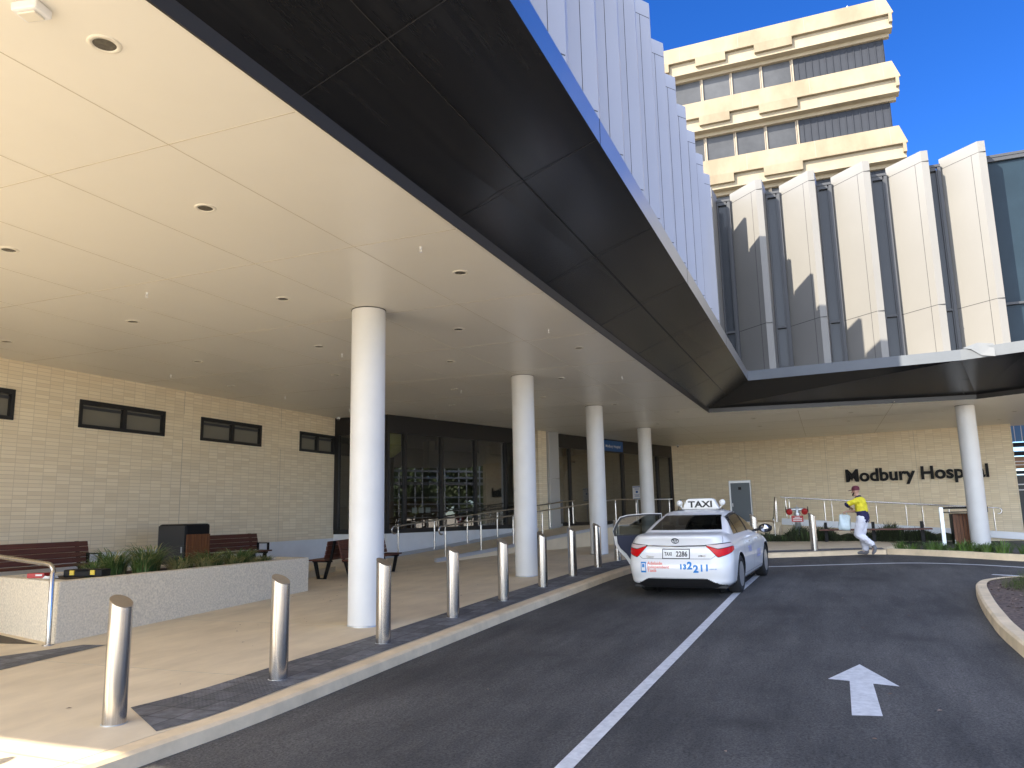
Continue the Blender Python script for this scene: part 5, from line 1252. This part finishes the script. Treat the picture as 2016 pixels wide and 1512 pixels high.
# ------------------------------------------------------------------ walking man
M['skin'] = mat('skin', (.50, .30, .22), .55); M['hivis'] = mat('hi_vis_yellow', (.72, .62, .03), .75, var=.08, scale=12, bump=.3, bscale=18); M['navy_c'] = mat('navy_cloth', (.016, .014, .065), .8, bump=.3, bscale=20)
M['trous'] = mat('pale_trousers', (.74, .74, .80), .8, var=.06, scale=10, bump=.5, bscale=14); M['boot'] = mat('grey_suede_boot', (.17, .17, .18), .85, var=.2, scale=20); M['maroon'] = mat('maroon_cap', (.10, .012, .025), .7); M['hair'] = mat('dark_beard', (.03, .022, .018), .8)
M['bag'] = mat('pale_plastic_bag', (.62, .74, .78), .35, var=.10, scale=9, bump=.8, bscale=12); M['dark'] = mat('dark_glove_item', (.02, .018, .02), .6)
def blobs(chains, name, material, parent, vox, sub=0):
    """one continuous skin: tapered limbs joined and remeshed"""
    m = MB()
    for ch in chains:
        pts = []; rs = []
        for i in range(len(ch) - 1):
            (p0, r0), (p1, r1) = ch[i], ch[i + 1]; p0, p1 = Vector(p0), Vector(p1); n = max(2, int((p1 - p0).length / .012))
            for k in range(n + (1 if i == len(ch) - 2 else 0)): t = k / n; pts.append(p0.lerp(p1, t)); rs.append(r0 + (r1 - r0) * t)
        # rounded ends
        def cap(p, d, r): return [(p + d * (r * math.sin(a)), r * math.cos(a)) for a in (R(30), R(60), R(86))]
        d0 = (pts[0] - pts[1]).normalized(); d1 = (pts[-1] - pts[-2]).normalized()
        A = cap(pts[0], d0, rs[0])[::-1]; B = cap(pts[-1], d1, rs[-1])
        m.tube([p for p, r in A] + pts + [p for p, r in B], [r for p, r in A] + rs + [r for p, r in B], 14)
    o = m.build(name, material, parent)
    rm_ = o.modifiers.new('join', 'REMESH'); rm_.mode = 'VOXEL'; rm_.voxel_size = vox; rm_.use_smooth_shade = True
    sm_ = o.modifiers.new('soften', 'SMOOTH'); sm_.iterations = 3; sm_.factor = .5
    if name in ('trousers', 'shirt', 'shirt_tail'):
        t_ = bpy.data.textures.new('folds', 'CLOUDS'); t_.noise_scale = .085 if name == 'trousers' else .07; t_.noise_depth = 1
        d_ = o.modifiers.new('folds', 'DISPLACE'); d_.texture = t_; d_.strength = .035; d_.mid_level = .5
    return o
# local axes: x is the way he walks, +y is his left side (towards the camera), z up
mn = thing('person', 'man in maroon cap, yellow and navy shirt and pale trousers, walking with a bag', 'person')
PEL = (0, 0, .96)
def leg(s, hip, knee, ank, k=1.): return [((hip[0], hip[1], hip[2]), .095 * k), ((hip[0] * .5 + knee[0] * .5, hip[1], (hip[2] + knee[2]) / 2), .082 * k), (knee, .060 * k), ((knee[0] * .5 + ank[0] * .5 - .015, ank[1], (knee[2] + ank[2]) / 2), .056 * k), (ank, .042 * k)]
HR, KR, AR_ = (.02, -.10, .92), (.09, -.10, .52), (.02, -.09, .10)          # standing leg
HL, KL, AL = (.01, .10, .92), (.15, .10, .53), (-.20, .11, .27)          # trailing leg, heel lifted
SH = (.06, 0, 1.46)
SL, EL, WL = (.05, .20, 1.42), (.33, .24, 1.33), (.30, .02, 1.24)     # near arm, elbow forward, forearm folded across
SR, ER, WRR = (.08, -.20, 1.42), (.17, -.25, 1.14), (.40, -.14, 1.14)   # far arm, forearm forward with the bag
def hand(w, d, up, k=1.):
    """palm, four unequal curled fingers and a thumb from the side of the palm"""
    w, d, up = Vector(w), Vector(d).normalized(), Vector(up).normalized(); sd = d.cross(up); out = []
    pc = w + d * .05
    out.append([(w, .026), (pc + sd * .012, .027), (pc + d * .03 + sd * .018, .020)]); out.append([(w, .024), (pc - sd * .014, .025), (pc + d * .03 - sd * .022, .018)])
    for j, ln in ((-1.5, .062), (-.5, .072), (.5, .068), (1.5, .054)):
        b_ = pc + d * .04 + sd * (.017 * j); k1 = b_ + d * ln * .42 - up * .008; k2 = k1 + d * ln * .22 - up * ln * .34; k3 = k2 - d * ln * .12 - up * ln * .32
        out.append([(b_, .0105), (k1, .010), (k2, .009), (k3, .0078)])
    t0 = pc - d * .02 - sd * .03; out.append([(t0, .014), (t0 + d * .03 - sd * .022 - up * .01, .0115), (t0 + d * .06 - sd * .018 - up * .022, .009)])
    return out
HRd = hand(WRR, (.95, .1, -.15), (0, .25, 1)); HLd = hand(WL, (-.15, -.9, -.2), (.4, 0, 1))
body = [leg(1, HR, KR, AR_, .88), leg(1, HL, KL, AL, .88),
        [(AR_, .04), ((.09, -.10, .05), .038), ((.20, -.11, .035), .03)], [(AL, .04), ((-.22, .11, .17), .036), ((-.19, .11, .07), .03)],
        [((0, -.08, .95), .105), ((.03, -.09, 1.2), .10), ((.05, -.10, 1.36), .10)], [((0, .08, .95), .105), ((.03, .09, 1.2), .10), ((.05, .10, 1.36), .10)],
        [(SR, .055), ((.06, 0, 1.45), .07), (SL, .055)], [((.06, 0, 1.45), .060), ((.10, 0, 1.57), .054), ((.12, 0, 1.62), .055)],
        [((.115, 0, 1.70), .090), ((.125, 0, 1.66), .082), ((.15, 0, 1.60), .058)],
        [((.205, 0, 1.665), .016), ((.228, 0, 1.64), .016), ((.20, 0, 1.632), .014)], [((.11, .085, 1.69), .014), ((.105, .092, 1.65), .016)], [((.11, -.085, 1.69), .014), ((.105, -.092, 1.65), .016)], [((.19, -.02, 1.60), .012), ((.19, .02, 1.60), .012)],
        [(SR, .052), (ER, .040), (WRR, .028)], [(SL, .052), (EL, .042), (WL, .028)]] + HRd + HLd
blobs(body, 'body', 'skin', mn, .009)
f_ = MB()
for s in (-1, 1): f_.lathe([(.001, .012), (.009, .008), (.012, 0)], (.192, s * .033, 1.682), (1, s * .3, 0), n=10)
f_.build('eye', 'hair', mn)
blobs([[((.175, .045, 1.60), .022), ((.195, 0, 1.575), .030), ((.175, -.045, 1.60), .022)], [((.15, .075, 1.635), .018), ((.17, .05, 1.60), .02)], [((.15, -.075, 1.635), .018), ((.17, -.05, 1.60), .02)]], 'beard', 'hair', mn, .01)
# shirt: navy lower half and collar, yellow upper half and sleeves
blobs([[((-.02, -.085, .93), .125), ((.01, -.09, 1.10), .125), ((.02, -.09, 1.16), .122)], [((-.02, .085, .93), .125), ((.01, .09, 1.10), .125), ((.02, .09, 1.16), .122)], [((-.04, 0, .98), .13), ((.0, 0, 1.15), .13)]], 'shirt_tail', 'navy_c', mn, .011)
blobs([[((.02, -.09, 1.17), .130), ((.04, -.10, 1.38), .122)], [((.02, .09, 1.17), .130), ((.04, .10, 1.38), .122)], [((-.01, 0, 1.18), .14), ((.02, 0, 1.38), .14)], [(SR, .078), ((.055, 0, 1.46), .085), (SL, .078)], [(SL, .078), (Vector(SL).lerp(Vector(EL), .85), .066)], [(SR, .078), (Vector(SR).lerp(Vector(ER), .75), .066)]], 'shirt', 'hivis', mn, .011)
blobs([[(Vector(SL).lerp(Vector(EL), .86), .062), (EL, .058), (Vector(EL).lerp(Vector(WL), .55), .050)]], 'cuff', 'navy_c', mn, .010); blobs([[(Vector(SR).lerp(Vector(ER), .72), .064), (ER, .058), (Vector(ER).lerp(Vector(WRR), .12), .052)]], 'cuff', 'navy_c', mn, .010)
blobs([[((.06, -.05, 1.515), .045), ((.03, 0, 1.52), .05), ((.06, .05, 1.515), .045), ((.12, .04, 1.50), .035), ((.12, -.04, 1.50), .035)]], 'collar', 'navy_c', mn, .010)
def tl(h, k_, a, z=.0): return [((h[0], h[1], h[2] + .02), .138), ((h[0] * .5 + k_[0] * .5, h[1], (h[2] + k_[2]) / 2), .122), (k_, .100), ((k_[0] * .5 + a[0] * .5 - .01, a[1], (k_[2] + a[2]) / 2), .096), ((a[0], a[1], a[2] + z), .084)]
blobs([tl(HR, KR, AR_, .05), tl(HL, KL, Vector(AL) + Vector((.03, 0, .02))), [((-.01, -.06, .95), .13), ((-.01, .06, .95), .13)]], 'trousers', 'trous', mn, .011)
blobs([[((.015, -.09, .15), .058), ((.0, -.09, .07), .056), ((.02, -.095, .045), .05), ((.14, -.105, .048), .048), ((.21, -.11, .038), .036)]], 'boot', 'boot', mn, .009); blobs([[((-.17, .11, .30), .060), ((-.215, .11, .24), .058), ((-.25, .11, .19), .05), ((-.235, .11, .11), .048), ((-.19, .11, .045), .036)]], 'boot', 'boot', mn, .009)
cp_ = MB(); cp_.lathe([(.103, -.02), (.104, .03), (.092, .07), (.06, .10), (.001, .112)], (.115, 0, 1.715), (.06, 0, 1), n=28); cp_.extr([(.20, .075, 1.705), (.29, .05, 1.685), (.315, 0, 1.682), (.29, -.05, 1.685), (.20, -.075, 1.705)], (0, 0, .012)); cp_.build('cap', 'maroon', mn)
def man_at(x, y, ang):
    mn.location = (x, y, g(x) - .06); mn.rotation_euler = (0, 0, ang)
man_at(22.9, -.85, R(76))
# bag in his far hand
bg_ = thing('shopping_bag', 'pale blue-white plastic carrier bag held by the man in the yellow shirt', 'bag')
rn = random.Random(2); m = MB(); S = 28; v = []
Hh = [(0., .115, .018), (-.03, .135, .03), (-.10, .140, .045), (-.18, .142, .058), (-.27, .148, .07), (-.35, .150, .075), (-.40, .145, .065), (-.412, .12, .05), (-.414, .01, .005)]
for z, r_, q_ in Hh:
    for k in range(S):
        a = 2 * PI * k / S; c_, s_ = math.cos(a), math.sin(a); q = 1 + rn.uniform(-.06, .06); fold = .012 * math.sin(a * 5 + z * 18)
        v.append((r_ * abs(c_) ** .6 * (1 if c_ > 0 else -1) * q, (q_ + fold) * abs(s_) ** .6 * (1 if s_ > 0 else -1), z + rn.uniform(-.008, .008)))
m.add(v, [(i * S + k, i * S + (k + 1) % S, (i + 1) * S + (k + 1) % S, (i + 1) * S + k) for i in range(len(Hh) - 1) for k in range(S)], 0, True); m.build('sack', 'bag', bg_)
MB().tube([(.08, .0, -.02), (.04, .0, .05), (0, .0, .085), (-.04, .0, .05), (-.08, .0, -.02)], .012, 6).build('handle', 'bag', bg_)
hp = Vector(WRR) + Vector((.085, .01, -.09)); ca, sa = math.cos(R(76)), math.sin(R(76))
bg_.location = mn.location + Vector((hp.x * ca - hp.y * sa, hp.x * sa + hp.y * ca, hp.z)); bg_.rotation_euler = (R(4), R(-5), R(84))
# ------------------------------------------------------------------ light, sky, camera
SUN_DIR = Vector((1.0, -.68, -.82)).normalized()          # the way the light travels
w = bpy.data.worlds.new('World'); SC.world = w; w.use_nodes = True; nt = w.node_tree
bg = nt.nodes['Background']; sky = nt.nodes.new('ShaderNodeTexSky'); sky.sky_type = 'NISHITA'; sky.sun_disc = False
el = math.asin(-SUN_DIR.z); sky.sun_elevation = el
sky.sun_rotation = math.atan2(-SUN_DIR.x, -SUN_DIR.y)
sky.altitude = 1800; sky.air_density = 1.0; sky.dust_density = .2; sky.ozone_density = 6
# added fill: sky paled and brightened on the sun's side, deepened opposite
tc = nt.nodes.new('ShaderNodeTexCoord'); dt = nt.nodes.new('ShaderNodeVectorMath'); dt.operation = 'DOT_PRODUCT'; dt.inputs[1].default_value = Vector((-1, .70, .45)).normalized()
nt.links.new(tc.outputs['Generated'], dt.inputs[0]); mr = nt.nodes.new('ShaderNodeMapRange'); mr.inputs[1].default_value = -.30; mr.inputs[2].default_value = .75; nt.links.new(dt.outputs['Value'], mr.inputs[0])
def hsv(sat, val, hue=.5):
    h = nt.nodes.new('ShaderNodeHueSaturation'); h.inputs['Saturation'].default_value = sat; h.inputs['Value'].default_value = val; h.inputs['Hue'].default_value = hue; nt.links.new(sky.outputs[0], h.inputs['Color']); return h.outputs[0]
mx = nt.nodes.new('ShaderNodeMix'); mx.data_type = 'RGBA'; nt.links.new(mr.outputs[0], mx.inputs[0]); nt.links.new(hsv(1.22, .66, .514), mx.inputs[6]); nt.links.new(hsv(.35, 1.9), mx.inputs[7]); nt.links.new(mx.outputs[2], bg.inputs[0])
bg.inputs[1].default_value = .15
sl = bpy.data.lights.new('sun', 'SUN'); sl.energy = 4.4; sl.angle = R(.53); sl.color = (1, .90, .74)
so = bpy.data.objects.new('sun', sl); COL.objects.link(so); so.rotation_euler = SUN_DIR.to_track_quat('-Z', 'Y').to_euler()
cam = bpy.data.cameras.new('camera'); co = bpy.data.objects.new('camera', cam); COL.objects.link(co)
cam.sensor_fit = 'HORIZONTAL'; cam.sensor_width = 36; cam.lens = 1514 / 2016 * 36; cam.clip_start = .05; cam.clip_end = 2000
CX, CY, CZV = Vector((.3757, -.9265, -.0211)), Vector((-.1472, -.0822, .9857)), None
CX.normalize(); CY = (CY - CX * CX.dot(CY)).normalized(); CZV = CX.cross(CY)
rm = Matrix((CX, CY, CZV)).transposed().to_4x4(); rm.translation = (0, 0, 1.6); co.matrix_world = rm
SC.camera = co
SC.render.engine = 'CYCLES'
SC.view_settings.view_transform = 'Standard'; SC.view_settings.look = 'None'; SC.view_settings.gamma = 1; SC.view_settings.exposure = 1.52
